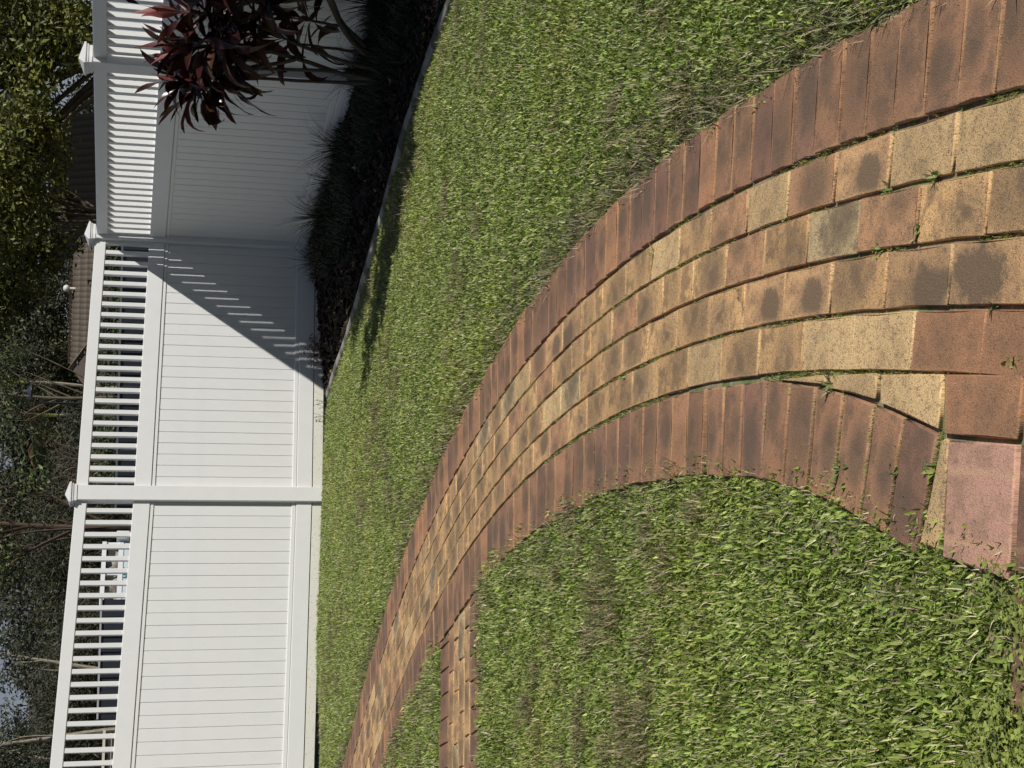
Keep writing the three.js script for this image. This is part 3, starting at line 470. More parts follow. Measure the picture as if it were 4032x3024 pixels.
cordyline('tall dark red cordyline with several leaning canes, nearest the fence corner', [1.72, bedY(1.72, 3.18), 3.18], [
  { p: [[1.72, 0, 3.13], [1.71, 0.15, 3.11], [1.72, 0.42, 3.08], [1.73, 0.73, 3.05], [1.7, 0.95, 3.0], [1.66, 1.1, 2.94]], leaves: [40, 0.66, 0.34] },
  { p: [[1.72, 0, 3.18], [1.73, 0.15, 3.15], [1.74, 0.48, 3.28], [1.72, 0.79, 3.4], [1.7, 0.97, 3.41], [1.66, 1.15, 3.42]], r: 0.014, leaves: [50, 0.64, 0.36] },
  { p: [[1.74, 0, 3.23], [1.75, 0.26, 3.3], [1.78, 0.49, 3.37], [1.8, 0.68, 3.47], [1.78, 0.95, 3.6], [1.72, 1.16, 3.68]], leaves: [44, 0.62, 0.36] },
  { p: [[1.7, 0, 3.19], [1.7, 0.27, 3.23], [1.7, 0.58, 3.22], [1.69, 0.89, 3.2], [1.72, 1.14, 3.17]], leaves: [46, 0.68, 0.37] },
  { p: [[1.72, 0.5, 3.3], [1.66, 0.8, 3.24], [1.6, 1.02, 3.2], [1.55, 1.16, 3.26]], leaves: [30, 0.4, 0.34] },
  { p: [[1.73, 0.7, 3.36], [1.66, 0.9, 3.5], [1.6, 1.1, 3.6]], leaves: [30, 0.4, 0.34] },
], 71);
cordyline('dark red cordyline with low leaf heads and a thick forked cane', [1.93, bedY(1.93, 3.15), 3.15], [
  { p: [[1.93, 0.0, 3.1], [1.93, 0.08, 3.16], [1.93, 0.23, 3.39], [1.93, 0.33, 3.63], [1.92, 0.44, 3.87], [1.85, 0.8, 4.02], [1.8, 1.1, 4.1]], r: 0.02, leaves: [30, 0.7, 0.38] },
  { p: [[1.94, 0.06, 3.18], [1.94, 0.235, 3.41], [1.92, 0.34, 3.68], [1.9, 0.58, 3.97], [1.84, 0.82, 3.9]], r: 0.015, leaves: [28, 0.66, 0.36] },
  { p: [[1.93, 0.225, 3.38], [1.91, 0.38, 3.43], [1.88, 0.5, 3.49]], r: 0.009, leaves: [16, 0.5, 0.3] },
  { p: [[1.93, 0.02, 3.12], [1.92, 0.22, 3.155], [1.9, 0.36, 3.19], [1.87, 0.6, 3.29]], r: 0.009, leaves: [16, 0.66, 0.3] },
  { p: [[1.92, 0.34, 3.68], [1.86, 0.62, 3.66], [1.8, 0.9, 3.74]], r: 0.01, leaves: [28, 0.5, 0.36] },
], 83);
cordyline('tall dark red cordyline outside the top edge of the photograph, shading the lawn edge', [1.66, bedY(1.66, 4.6), 4.6], [
  { p: [[1.66, 0, 4.6], [1.66, 0.6, 4.5], [1.64, 1.3, 4.48], [1.6, 1.95, 4.46]], r: 0.014, leaves: [50, 0.6, 0.4] },
  { p: [[1.67, 0, 4.62], [1.68, 0.6, 4.75], [1.66, 1.2, 4.85], [1.62, 1.85, 4.88]], r: 0.014, leaves: [50, 0.6, 0.46] },
  { p: [[1.65, 0, 4.6], [1.62, 0.5, 4.62], [1.58, 1.0, 4.63], [1.52, 1.55, 4.64]], r: 0.012, leaves: [46, 0.5, 0.46] },
  { p: [[1.68, 0, 4.62], [1.72, 0.4, 4.85], [1.7, 0.9, 5.0], [1.66, 1.3, 5.05]], r: 0.012, leaves: [40, 0.5, 0.44] },
  { p: [[1.66, 0, 4.58], [1.6, 0.5, 4.52], [1.54, 1.0, 4.5], [1.46, 1.5, 4.48]], r: 0.012, leaves: [44, 0.55, 0.38] },
], 97);
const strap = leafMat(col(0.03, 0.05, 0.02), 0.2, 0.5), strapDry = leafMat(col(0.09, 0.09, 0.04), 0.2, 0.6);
function tuft(label, x, z, n, L, seed) {
  const r = rng(seed), g = group('grass_tuft', label, 'grass plant', [x, bedY(x, z) - 0.01, z], 'strap leaved tufts along the shaded fence'), A = new MB(), B = new MB();
  for (let k = 0; k < n; k++) { const a = r() * 6.28, d = r() * 0.05; blade(r() < 0.15 ? B : A, Math.cos(a) * d, Math.sin(a) * d, a + (r() - 0.5), 0.1 + r() * 0.8, 0.4 + r() * 1.2, L * (0.35 + r() * 0.75), 0.003 + r() * 0.0025, null, 0.2); }
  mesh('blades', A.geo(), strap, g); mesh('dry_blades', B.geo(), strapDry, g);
}
tuft('strap leaved grass tuft halfway along the shaded fence', 2.03, 1.78, 126, 0.47, 11);
tuft('strap leaved grass tuft just before the fence corner', 2.0, 0.78, 117, 0.47, 12);
tuft('low strap leaved tuft between the cordyline canes and the shaded fence', 2.06, 2.75, 107, 0.4, 13);
tuft('strap leaved grass tuft beneath the forked cordyline cane', 1.98, 3.55, 126, 0.44, 14);
tuft('small strap leaved tuft in the fence corner', 1.9, 0.2, 48, 0.31, 15);
tuft('strap leaved grass tuft low against the shaded fence between two larger tufts', 2.05, 1.25, 58, 0.35, 16);
{
  const r = rng(733), list = [];
  const cg = new MB(); for (let k = 0; k < 14; k++) { const a = r() * 6.28; blade(cg, (r() - 0.5) * 0.05, (r() - 0.5) * 0.05, a, 0.1 + r() * 0.7, 0.5 + r(), 0.06 + r() * 0.08, 0.003 + r() * 0.002, [0.6 + r() * 0.7, 0.6 + r() * 0.7, 0.6 + r() * 0.5], 0.2); }
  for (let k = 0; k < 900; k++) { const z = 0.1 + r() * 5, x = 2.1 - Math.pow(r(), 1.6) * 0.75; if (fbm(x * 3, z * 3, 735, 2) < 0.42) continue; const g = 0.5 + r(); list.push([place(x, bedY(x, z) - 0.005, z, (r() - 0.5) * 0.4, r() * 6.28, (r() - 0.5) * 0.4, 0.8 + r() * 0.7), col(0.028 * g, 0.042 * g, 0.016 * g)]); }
  const g = new THREE.Group(); g.name = 'ground_cover'; g.userData = { kind: 'stuff', label: 'low dark grassy ground cover in the shaded bed', category: 'ground cover' }; scene.add(g);
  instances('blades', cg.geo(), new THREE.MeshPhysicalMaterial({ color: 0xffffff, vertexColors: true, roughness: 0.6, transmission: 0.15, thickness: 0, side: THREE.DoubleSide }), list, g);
}
function redBush(label, x, z, n, R, H, seed) {
  const r = rng(seed), g = group('red_leaf_shrub', label, 'shrub', [x, bedY(x, z) - 0.01, z]), S = new MB(), F = new MB();
  for (let k = 0; k < 16; k++) { const a = r() * 6.28, d = Math.sqrt(r()) * R, h = H * (0.5 + 0.6 * r()); tube(S, [V3(0, 0, 0), V3(Math.cos(a) * d * 0.5, h * 0.6, Math.sin(a) * d * 0.5), V3(Math.cos(a) * d, h, Math.sin(a) * d)], [0.003, 0.002, 0.001], 4); }
  for (let k = 0; k < n; k++) { const a = r() * 6.28, d = Math.sqrt(r()) * R, h = H * (0.15 + 0.95 * Math.pow(r(), 0.8)) * (1 - 0.35 * d / R), c = 0.5 + r(), q = r() < 0.12; blade(F, Math.cos(a) * d, Math.sin(a) * d, r() * 6.28, 0.6 + r(), r(), 0.018 + r() * 0.014, 0.009 + r() * 0.005, q ? [0.16 * c, 0.075 * c, 0.05 * c] : [0.055 * c, 0.018 * c, 0.017 * c]); const N = F.p.length; for (let m = N - 36; m < N; m += 3) F.p[m + 1] += h; }
  mesh('stems', S.geo(), brownLeaf, g); mesh('foliage', F.geo(), new THREE.MeshPhysicalMaterial({ color: 0xffffff, vertexColors: true, roughness: 0.55, transmission: 0.15, thickness: 0, side: THREE.DoubleSide }), g);
}
redBush('low maroon leaved shrub on the mulch near the fence corner', 1.72, 0.66, 420, 0.2, 0.16, 21);
redBush('small reddish shrub against the fence where shadow meets sunlight', 1.16, 0.1, 200, 0.14, 0.17, 22);
function seedling(label, x, z, seed) { const r = rng(seed), g = group('seedling', label, 'weed', [x, ground(x, z), z]); for (let k = 0; k < 4; k++) { const a = r() * 6.28, h = 0.07 + r() * 0.06, S = new MB(), e = V3(Math.cos(a) * 0.03, h, Math.sin(a) * 0.03); tube(S, [V3(0, 0, 0), V3(e.x * 0.3, h * 0.5, e.z * 0.3), e], [0.0015, 0.0012, 0.001], 4); mesh('stalk', S.geo(), weedGreen, g); for (let m = 0; m < 3; m++) { const b = new MB(); blade(b, 0, 0, r() * 6.28, 0.9, 0.5, 0.014, 0.008, null); const l = mesh('leaf', b.geo(), weedGreen, g); l.position.set(e.x * (1 - m * 0.25), e.y * (1 - m * 0.22), e.z * (1 - m * 0.25)); } } }
seedling('thin leafy seedling against the white plinth beside the kerb end', 0.74, 0.05, 3); seedling('thin seedling on the lawn edge by the plinth, a hand from the kerb', 0.62, 0.05, 4);
// ---------------------------------------------------------------- beyond the fence
const bark = (a, b, c) => std(0xffffff, 0.95, { map: texture(64, 128, (u, v, i, j) => { const f = fbm(u * 8, v * 3, 401, 4), s = 0.6 + 0.7 * f; return [a * s, b * s, c * s]; }) });
const barkGrey = bark(0.42, 0.38, 0.33), barkDark = bark(0.24, 0.21, 0.18), barkPale = bark(0.58, 0.55, 0.48), barkBrown = bark(0.33, 0.27, 0.225);
function sprayG(seed, n, R, L, w) { const r = rng(seed), mb = new MB(); for (let k = 0; k < n; k++) { const a = r() * 6.28, b = Math.acos(2 * r() - 1), d = R * Math.cbrt(r()), x = d * Math.sin(b) * Math.cos(a), y = d * Math.cos(b), z = d * Math.sin(b) * Math.sin(a), az = r() * 6.28, dip = -0.9 + r() * 1.3, g = 0.5 + r() * 0.9, c = [g, g, g], cx = Math.cos(az) * Math.cos(dip), cy = Math.sin(dip), cz = Math.sin(az) * Math.cos(dip), ro = r() * 3.14, l = L * (0.6 + r() * 0.7); let s = V3(-Math.sin(az), 0, Math.cos(az)), u = V3(cx, cy, cz).cross(s); s.multiplyScalar(Math.cos(ro) * w / 2).addScaledVector(u, Math.sin(ro) * w / 2); const A = mb.v(x, y, z, 0, 0, c), B = mb.v(x + cx * l * 0.4 + s.x, y + cy * l * 0.4 + s.y, z + cz * l * 0.4 + s.z, 0, 0, c), C = mb.v(x + cx * l, y + cy * l - l * 0.1, z + cz * l, 0, 0, c), D = mb.v(x + cx * l * 0.4 - s.x, y + cy * l * 0.4 - s.y, z + cz * l * 0.4 - s.z, 0, 0, c); mb.q(A, B, C, D); } return mb.geo(); }
const leafyMat = new THREE.MeshPhysicalMaterial({ color: 0xffffff, vertexColors: true, roughness: 0.6, transmission: 0.18, thickness: 0, side: THREE.DoubleSide });
const SPR = { broad: sprayG(1, 22, 0.26, 0.11, 0.045), fine: sprayG(2, 34, 0.34, 0.12, 0.022), big: sprayG(3, 40, 0.9, 0.3, 0.1), bush: sprayG(4, 30, 0.2, 0.07, 0.03) };
function bake(geo, list) {                                              // one mesh of all the sprays of a crown
  const P = geo.attributes.position.array, N = geo.attributes.normal.array, C = geo.attributes.color.array, I = geo.index.array, n = P.length / 3, m = list.length, p = new Float32Array(n * m * 3), q = new Float32Array(n * m * 3), c = new Float32Array(n * m * 3), ix = new Uint32Array(I.length * m), v = V3(0, 0, 0), nm = new THREE.Matrix3();
  list.forEach(([M, cl], k) => { nm.getNormalMatrix(M); for (let a = 0; a < n; a++) { const o = (k * n + a) * 3; v.set(P[a * 3], P[a * 3 + 1], P[a * 3 + 2]).applyMatrix4(M); p[o] = v.x; p[o + 1] = v.y; p[o + 2] = v.z; v.set(N[a * 3], N[a * 3 + 1], N[a * 3 + 2]).applyMatrix3(nm).normalize(); q[o] = v.x; q[o + 1] = v.y; q[o + 2] = v.z; c[o] = C[a * 3] * cl.r; c[o + 1] = C[a * 3 + 1] * cl.g; c[o + 2] = C[a * 3 + 2] * cl.b; } for (let a = 0; a < I.length; a++) ix[k * I.length + a] = I[a] + k * n; });
  const g = new THREE.BufferGeometry(); g.setAttribute('position', new THREE.BufferAttribute(p, 3)); g.setAttribute('normal', new THREE.BufferAttribute(q, 3)); g.setAttribute('color', new THREE.BufferAttribute(c, 3)); g.setIndex(new THREE.BufferAttribute(ix, 1)); return g;
}
// lobes: [x, y, z, rx, ry, rz, count] relative to the tree's foot
function tree(name, label, x, z, o) {
  const r = rng(o.seed), y0 = o.y ?? 0, g = group(name, label, o.cat ?? 'tree', [x, y0, z], o.group), T = new MB();
  const trunk = o.trunk.map((p) => V3(...p)); const c = new THREE.CatmullRomCurve3(trunk), P = c.getPoints(12); tube(T, P, P.map((_, k) => o.r * (1.1 - 0.75 * k / 12)), 8);
  for (const lb of o.lobes) { const m = o.branches ?? 4; for (let k = 0; k < m; k++) { const s = c.getPoint(0.35 + 0.6 * r()), a = r() * 6.28, e = V3(lb[0] + Math.cos(a) * lb[3] * 0.75 * r(), lb[1] + (r() - 0.4) * lb[4], lb[2] + Math.sin(a) * lb[5] * 0.75 * r()), mid = s.clone().lerp(e, 0.5).add(V3((r() - 0.5) * 0.4, 0.25, (r() - 0.5) * 0.4)); const q = new THREE.CatmullRomCurve3([s, mid, e]).getPoints(7); tube(T, q, q.map((_, i) => o.r * 0.38 * (1 - 0.85 * i / 7)), 5);
    for (let w = 0; w < (o.twigs ?? 3); w++) { const i = 3 + Math.floor(r() * 4), t = q[i], d = V3(r() - 0.5, r() * 0.7 - 0.1, r() - 0.5).multiplyScalar(lb[3] * 0.9); tube(T, [t, t.clone().addScaledVector(d, 0.5).add(V3(0, 0.05, 0)), t.clone().add(d)], [o.r * 0.13, o.r * 0.09, o.r * 0.03], 4); } } }
  mesh('trunk', T.geo(), o.bark ?? barkGrey, g);
  const list = [];
  for (const lb of o.lobes) for (let k = 0; k < lb[6]; k++) { const a = r() * 6.28, b = Math.acos(2 * r() - 1), d = Math.pow(r(), 0.4), X = lb[0] + lb[3] * d * Math.sin(b) * Math.cos(a), Y = lb[1] + lb[4] * d * Math.cos(b), Z = lb[2] + lb[5] * d * Math.sin(b) * Math.sin(a); if (fbm(X * 1.6 + 50, Y * 1.6 + Z * 0.9, o.seed, 3) < (o.gap ?? 0.4)) continue; const q = 0.6 + r() * 0.8, yl = r() < (o.yellow ?? 0.2) ? 1.5 : 1; list.push([place(X, Y, Z, r() * 6.28, r() * 6.28, 0, (o.size ?? 1) * (0.7 + r() * 0.6)), col(o.c[0] * q * yl, o.c[1] * q * (yl > 1 ? 1.3 : 1), o.c[2] * q)]); }
  if (list.length) mesh('crown', bake(SPR[o.spray ?? 'broad'], list), leafyMat, g);
  return g;
}
const GT = 'trees beyond the fence';
tree('leafy_tree', 'big yellow green leafy tree behind the shaded fence', 9.3, -8.2, { seed: 501, r: 0.13, group: GT, trunk: [[0, -0.5, 0], [0.1, 1.2, 0.1], [-0.2, 2.6, 0], [-0.1, 4.4, 0.1]], lobes: [[-0.7, 3.6, 0.3, 1.0, 0.7, 0.9, 420], [0.3, 3.9, 0.4, 1.1, 0.9, 0.9, 420], [-1.7, 3.3, 0, 0.75, 0.55, 0.8, 330], [1.3, 3.5, 0.2, 1.0, 0.9, 0.9, 350], [0.1, 2.75, 0.5, 0.8, 0.4, 0.6, 150], [-2.5, 3.7, -0.3, 0.8, 0.6, 0.8, 260], [2.2, 4.2, 0, 1.2, 1.2, 1, 300], [-0.5, 5, 0, 2, 1, 1.2, 500]], c: [0.13, 0.15, 0.026], yellow: 0.35, gap: 0.37, size: 0.9, branches: 6, twigs: 5 });
tree('leafy_tree', 'yellow green leafy tree above the fence corner', 8.0, -11.4, { seed: 502, r: 0.12, group: GT, trunk: [[0, -0.5, 0], [0.1, 1.5, 0.1], [0.3, 3, 0], [0.1, 4.8, 0.1]], lobes: [[-0.6, 3.8, 0.2, 0.9, 0.75, 0.8, 380], [0.4, 4.3, 0, 1.1, 0.8, 0.9, 380], [-1.5, 4.3, 0, 0.9, 0.6, 0.7, 300], [1.3, 3.7, 0.2, 0.8, 0.7, 0.7, 260], [-0.2, 3.1, 0.2, 0.8, 0.3, 0.5, 90]], c: [0.115, 0.13, 0.024], yellow: 0.3, gap: 0.39, branches: 6, twigs: 5 });
tree('gum_tree', 'dark fine leaved tree standing behind the tiled roofs', 24, -62, { seed: 503, r: 0.3, group: GT, bark: barkDark, trunk: [[0, -1, 0], [0.3, 4, 0], [0, 8, 0.3], [0.5, 12, 0]], lobes: [[0, 8, 0, 4, 2.2, 2.5, 700], [-4, 7, 0, 3, 1.8, 2, 500], [4, 9, 0, 3.5, 2.4, 2, 600], [-7.5, 8, 1, 3, 2, 2, 420]], c: [0.045, 0.05, 0.02], spray: 'big', gap: 0.42, branches: 5 });
tree('gum_tree', 'sparse tree with a pale leaning trunk behind the middle post', 9.6, -24, { seed: 504, r: 0.07, group: GT, bark: barkGrey, trunk: [[0, -0.5, 0], [0.05, 2, 0], [-0.05, 4, 0.1], [0.2, 6.5, 0]], lobes: [[-0.6, 4.6, 0, 0.9, 0.7, 0.8, 90], [1, 5.4, 0, 1.1, 0.7, 0.9, 110]], c: [0.06, 0.085, 0.025], gap: 0.42, branches: 4, twigs: 4 });
tree('bare_tree', 'slender brown trunked tree with bare branches in front of the white trailer', 2.95, -11.9, { seed: 505, r: 0.075, group: GT, bark: barkBrown, trunk: [[0, -0.5, 0], [0.02, 1.6, 0], [0, 2.7, 0.05], [0.12, 4.4, 0]], lobes: [[-0.5, 3.9, 0, 0.7, 0.5, 0.6, 60], [0.4, 3.3, 0, 0.6, 0.3, 0.4, 20]], c: [0.08, 0.12, 0.03], gap: 0.35, branches: 5, twigs: 5 });
tree('bare_tree', 'leafless grey twiggy shrub above the middle post', 6.6, -20.5, { seed: 506, r: 0.06, group: GT, bark: barkGrey, trunk: [[0, 0, 0], [0.1, 1.4, 0], [0.1, 2.2, 0.05], [0, 3.1, 0]], lobes: [[0.2, 3.2, 0, 0.75, 0.7, 0.6, 0], [-0.5, 2.9, 0, 0.6, 0.6, 0.5, 0]], c: [0.1, 0.1, 0.05], branches: 16, twigs: 8 });
[[3.6, -30, 0.5], [1.9, -27, -0.3], [0.6, -28, 0.7], [-0.6, -29, -0.5]].forEach(([x, z, lean], k) => tree('bare_tree', ['pale dead trunk leaning over the left part of the fence', 'thin pale dead trunk beside the leaning one', 'forked pale dead branch high above the fence', 'pale bare trunk at the far left of the fence'][k], x, z, { seed: 510 + k, r: 0.08, group: GT, bark: barkPale, trunk: [[0, 0, 0], [lean * 0.4, 2.5, 0], [lean, 4.2, 0], [lean * 1.6, 6, 0]], lobes: [[lean, 5, 0, 1, 0.8, 0.6, 50]], c: [0.04, 0.05, 0.02], gap: 0.4, branches: 4, twigs: 3 }));
tree('bushy_tree', 'broad olive green tree behind the middle of the fence', 9.5, -38, { seed: 520, r: 0.2, group: GT, bark: barkDark, trunk: [[0, 0, 0], [0, 2, 0], [0, 4, 0]], lobes: [[0, 3.8, 0, 3, 2, 2, 900], [3.2, 3.2, 0, 2.4, 1.8, 1.8, 600], [-3, 3.4, 0, 2.6, 1.8, 1.8, 700]], c: [0.05, 0.056, 0.024], spray: 'fine', size: 1.6, gap: 0.3 });
tree('bushy_tree', 'dull green rounded tree behind the left end of the fence', 3, -36, { seed: 521, r: 0.2, group: GT, bark: barkDark, trunk: [[0, 0, 0], [0, 2, 0], [0, 4, 0]], lobes: [[0, 3.4, 0, 3, 1.6, 2, 900], [-3.6, 3.6, 0, 2.6, 1.9, 1.8, 700], [3, 2.8, 0, 2.2, 1.6, 1.8, 500]], c: [0.05, 0.054, 0.026], spray: 'fine', size: 1.6, gap: 0.3 });
tree('bushy_tree', 'dark green hedge plant behind the charcoal fence', 5.0, -9.6, { seed: 522, r: 0.05, cat: 'shrub', group: GT, bark: barkDark, trunk: [[0, 0, 0], [0, 1, 0], [0, 1.8, 0]], lobes: [[0, 1.75, 0, 0.9, 0.5, 0.5, 260], [1.2, 1.7, 0.4, 0.8, 0.5, 0.5, 240], [-1.1, 1.7, -0.4, 0.8, 0.5, 0.5, 220]], c: [0.045, 0.075, 0.022], spray: 'bush', gap: 0.3 });
tree('dry_shrub', 'straw coloured dry shrub seen through the pickets', 4.75, -14.5, { seed: 523, r: 0.04, cat: 'shrub', group: GT, bark: barkBrown, trunk: [[0, 0, 0], [0, 1, 0], [0, 1.7, 0]], lobes: [[0, 1.9, 0, 0.6, 0.5, 0.5, 240]], c: [0.16, 0.125, 0.045], spray: 'bush', gap: 0.3 });
{ // the wood behind everything reads as one dark mass
  const r = rng(600), list = [];
  for (let k = 0; k < 5200; k++) { const t = r(), x = lerp(-14, 56, t), z = -72 - 0.25 * (x - 20) + (r() - 0.5) * 14 - 6, top = 5.2 + 6.5 * fbm(x * 0.16, 3, 611, 3) + 1.5 * Math.sin(x * 0.5), y = Math.pow(r(), 0.8) * top; if (fbm(x * 0.5 + 9, y * 0.6, 613, 3) < 0.3) continue; const q = 0.55 + r() * 0.7, w = r() < 0.25; list.push([place(x, y, z, r() * 6, r() * 6, 0, 0.9 + r() * 0.8), w ? col(0.06 * q, 0.055 * q, 0.035 * q) : col(0.042 * q, 0.048 * q, 0.022 * q)]); }
  const g = new THREE.Group(); g.name = 'far_wood'; g.userData = { kind: 'stuff', label: 'dark distant wood behind the houses', category: 'wood' }; scene.add(g);
  instances('foliage', SPR.big, leafyMat, list, g);
}
function palm(label, x, z, h, seed) {
  const r = rng(seed), g = group('palm_tree', label, 'palm', [x, 0, z], 'slender palms behind the fence'), T = new MB(), pts = []; for (let k = 0; k <= 14; k++) pts.push(V3(0.08 * Math.sin(k * 0.5 + seed), h * k / 14, 0.05 * Math.sin(k * 0.7)));
  tube(T, pts, pts.map((_, k) => 0.1 - 0.03 * k / 14 + (k & 1) * 0.004), 8); mesh('trunk', T.geo(), barkPale, g);
  const S = new MB(), e = pts[14]; tube(S, [e, V3(e.x, h + 0.5, e.z), V3(e.x, h + 1, e.z)], [0.085, 0.1, 0.05], 8); mesh('crownshaft', S.geo(), std(col(0.2, 0.23, 0.06), 0.6), g);
  for (let k = 0; k < 11; k++) { const F = new MB(), a = k * 0.571 + r() * 0.3, el = 0.2 + r() * 0.9; let p = V3(e.x, h + 1, e.z), d = el; const rib = [p.clone()]; for (let m = 0; m < 12; m++) { p = p.clone().add(V3(Math.cos(a) * Math.cos(d) * 0.2, Math.sin(d) * 0.2, Math.sin(a) * Math.cos(d) * 0.2)); d -= 0.17; rib.push(p); } tube(F, rib, rib.map((_, m) => 0.02 - 0.0012 * m), 4);
    for (let m = 1; m < 12; m++) for (const s of [-1, 1]) for (const q of [0, 0.5]) { const b = rib[m].clone().lerp(rib[Math.min(12, m + 1)], q), l = 0.42 * Math.sin(Math.PI * (m + q) / 13) + 0.08, n = V3(-Math.sin(a) * s * l + Math.cos(a) * l * 0.35, -l * 0.45, Math.cos(a) * s * l + Math.sin(a) * l * 0.35), A = F.v(b.x, b.y, b.z), B = F.v(b.x + n.x * 0.5 + Math.cos(a) * 0.02, b.y + n.y * 0.4 + 0.01, b.z + n.z * 0.5 + Math.sin(a) * 0.02), C = F.v(b.x + n.x, b.y + n.y, b.z + n.z), D = F.v(b.x + n.x * 0.5 - Math.cos(a) * 0.02, b.y + n.y * 0.4, b.z + n.z * 0.5 - Math.sin(a) * 0.02); F.q(A, B, C, D); }
    mesh('frond', F.geo(), k % 4 === 3 ? frondDry : frondMat, g); }
}
const frondMat = leafMat(col(0.055, 0.075, 0.022), 0.2, 0.55), frondDry = leafMat(col(0.2, 0.11, 0.05), 0.2, 0.8);
palm('tallest palm with a pale trunk left of the tiled roof', 19.85, -50.1, 7.2, 1); palm('short pale palm trunk, the nearer of the twin palms', 18.55, -50.6, 5.9, 2); palm('short pale palm trunk, the further of the twin palms', 18.1, -52, 5.6, 3);
{ // gooseneck lamp on a black post
  const g = group('lamp_post', 'black post lamp with a curved gooseneck and bell shade', 'street lamp', [7.12, 0, -17.6]), iron = std(col(0.012, 0.012, 0.014), 0.45), p = new MB(), n = new MB();
  tube(p, [V3(0, -0.5, 0), V3(0, 2, 0), V3(0, 3.55, 0), V3(0, 3.78, 0)], [0.032, 0.028, 0.026, 0.02], 8); mesh('post', p.geo(), iron, g);
  const arc = []; for (let k = 0; k <= 14; k++) { const a = Math.PI * (1 - k / 14) * 1.0; arc.push(V3(0.11 + 0.16 * Math.cos(a) * 0.7 , 3.76 + 0.33 * Math.sin(a) + 0.16 * k / 14, 0.05)); } tube(n, arc, arc.map(() => 0.011), 6); mesh('gooseneck', n.geo(), iron, g);
  const sh = mesh('bell_shade', new THREE.LatheGeometry([[0.004, 0.14], [0.03, 0.13], [0.04, 0.06], [0.1, 0.02], [0.17, -0.03], [0.165, -0.035], [0.09, 0.01], [0.03, 0.04]].map((q) => new THREE.Vector2(...q)), 24), std(col(0.05, 0.05, 0.065), 0.3, { side: THREE.DoubleSide }), g); sh.position.set(0.22, 3.9, 0.05);
}
// ---- roofs
const tileMat = [0, 1, 2].map((k) => std(0xffffff, 0.9, { map: texture(32, 32, (u, v, i, j) => { const f = 0.85 + 0.3 * hash(i, j, k), s = (0.3 + 0.035 * k) * f; return [s * 1.08, s * 0.97, s * 0.84]; }) })), tileDark = new THREE.MeshPhysicalMaterial({ color: col(0.006, 0.0055, 0.005), roughness: 0.95, specularIntensity: 0.2 }), ridgeMat = std(col(0.42, 0.34, 0.25), 0.9);
function tileG(w, l) { const mb = new MB(), n = 4; for (let k = 0; k <= n; k++) { const x = (k / n - 0.5) * w, y = 0.035 * Math.sin(k / n * Math.PI); mb.v(x, y + 0.02, l / 2, k / n, 0); mb.v(x, y, -l / 2, k / n, 1); mb.v(x, y - 0.02, l / 2, k / n, 0); } for (let k = 0; k < n; k++) { const a = k * 3, b = a + 3; mb.q(a, b, b + 1, a + 1); mb.q(a + 2, b + 2, b, a); } return mb.geo(); }
function roof(name, label, o, ux, uz, W, Hh, pitch, mats, tw, tl, keep, ridge) {  // o: left ridge end; (ux,uz) along the ridge; slopes down towards the camera
  const g = group(name, label, 'house', o), dx = uz, dz = -ux, sgn = dx * (EYE.x - o[0]) + dz * (EYE.z - o[2]) > 0 ? 1 : -1, geo = tileG(tw * 1.04, tl * 1.12), deck = new MB(), yaw = Math.atan2(-uz, ux);
  const at3 = (a, d) => V3(ux * a + dx * sgn * d * Math.cos(pitch), -d * Math.sin(pitch), uz * a + dz * sgn * d * Math.cos(pitch));
  for (let d = tl / 2, row = 0; d < Hh; d += tl, row++) for (let a = tw / 2; a < W; a += tw) { if (!keep(a, d)) continue; const m = mesh('tile', geo, mats[(row * 7 + Math.floor(a / tw) * 3) % mats.length], g); m.position.copy(at3(a, d)); m.rotation.set(pitch, yaw + (sgn > 0 ? Math.PI : 0), 0, 'YXZ'); }
  return { g, at3 };
}
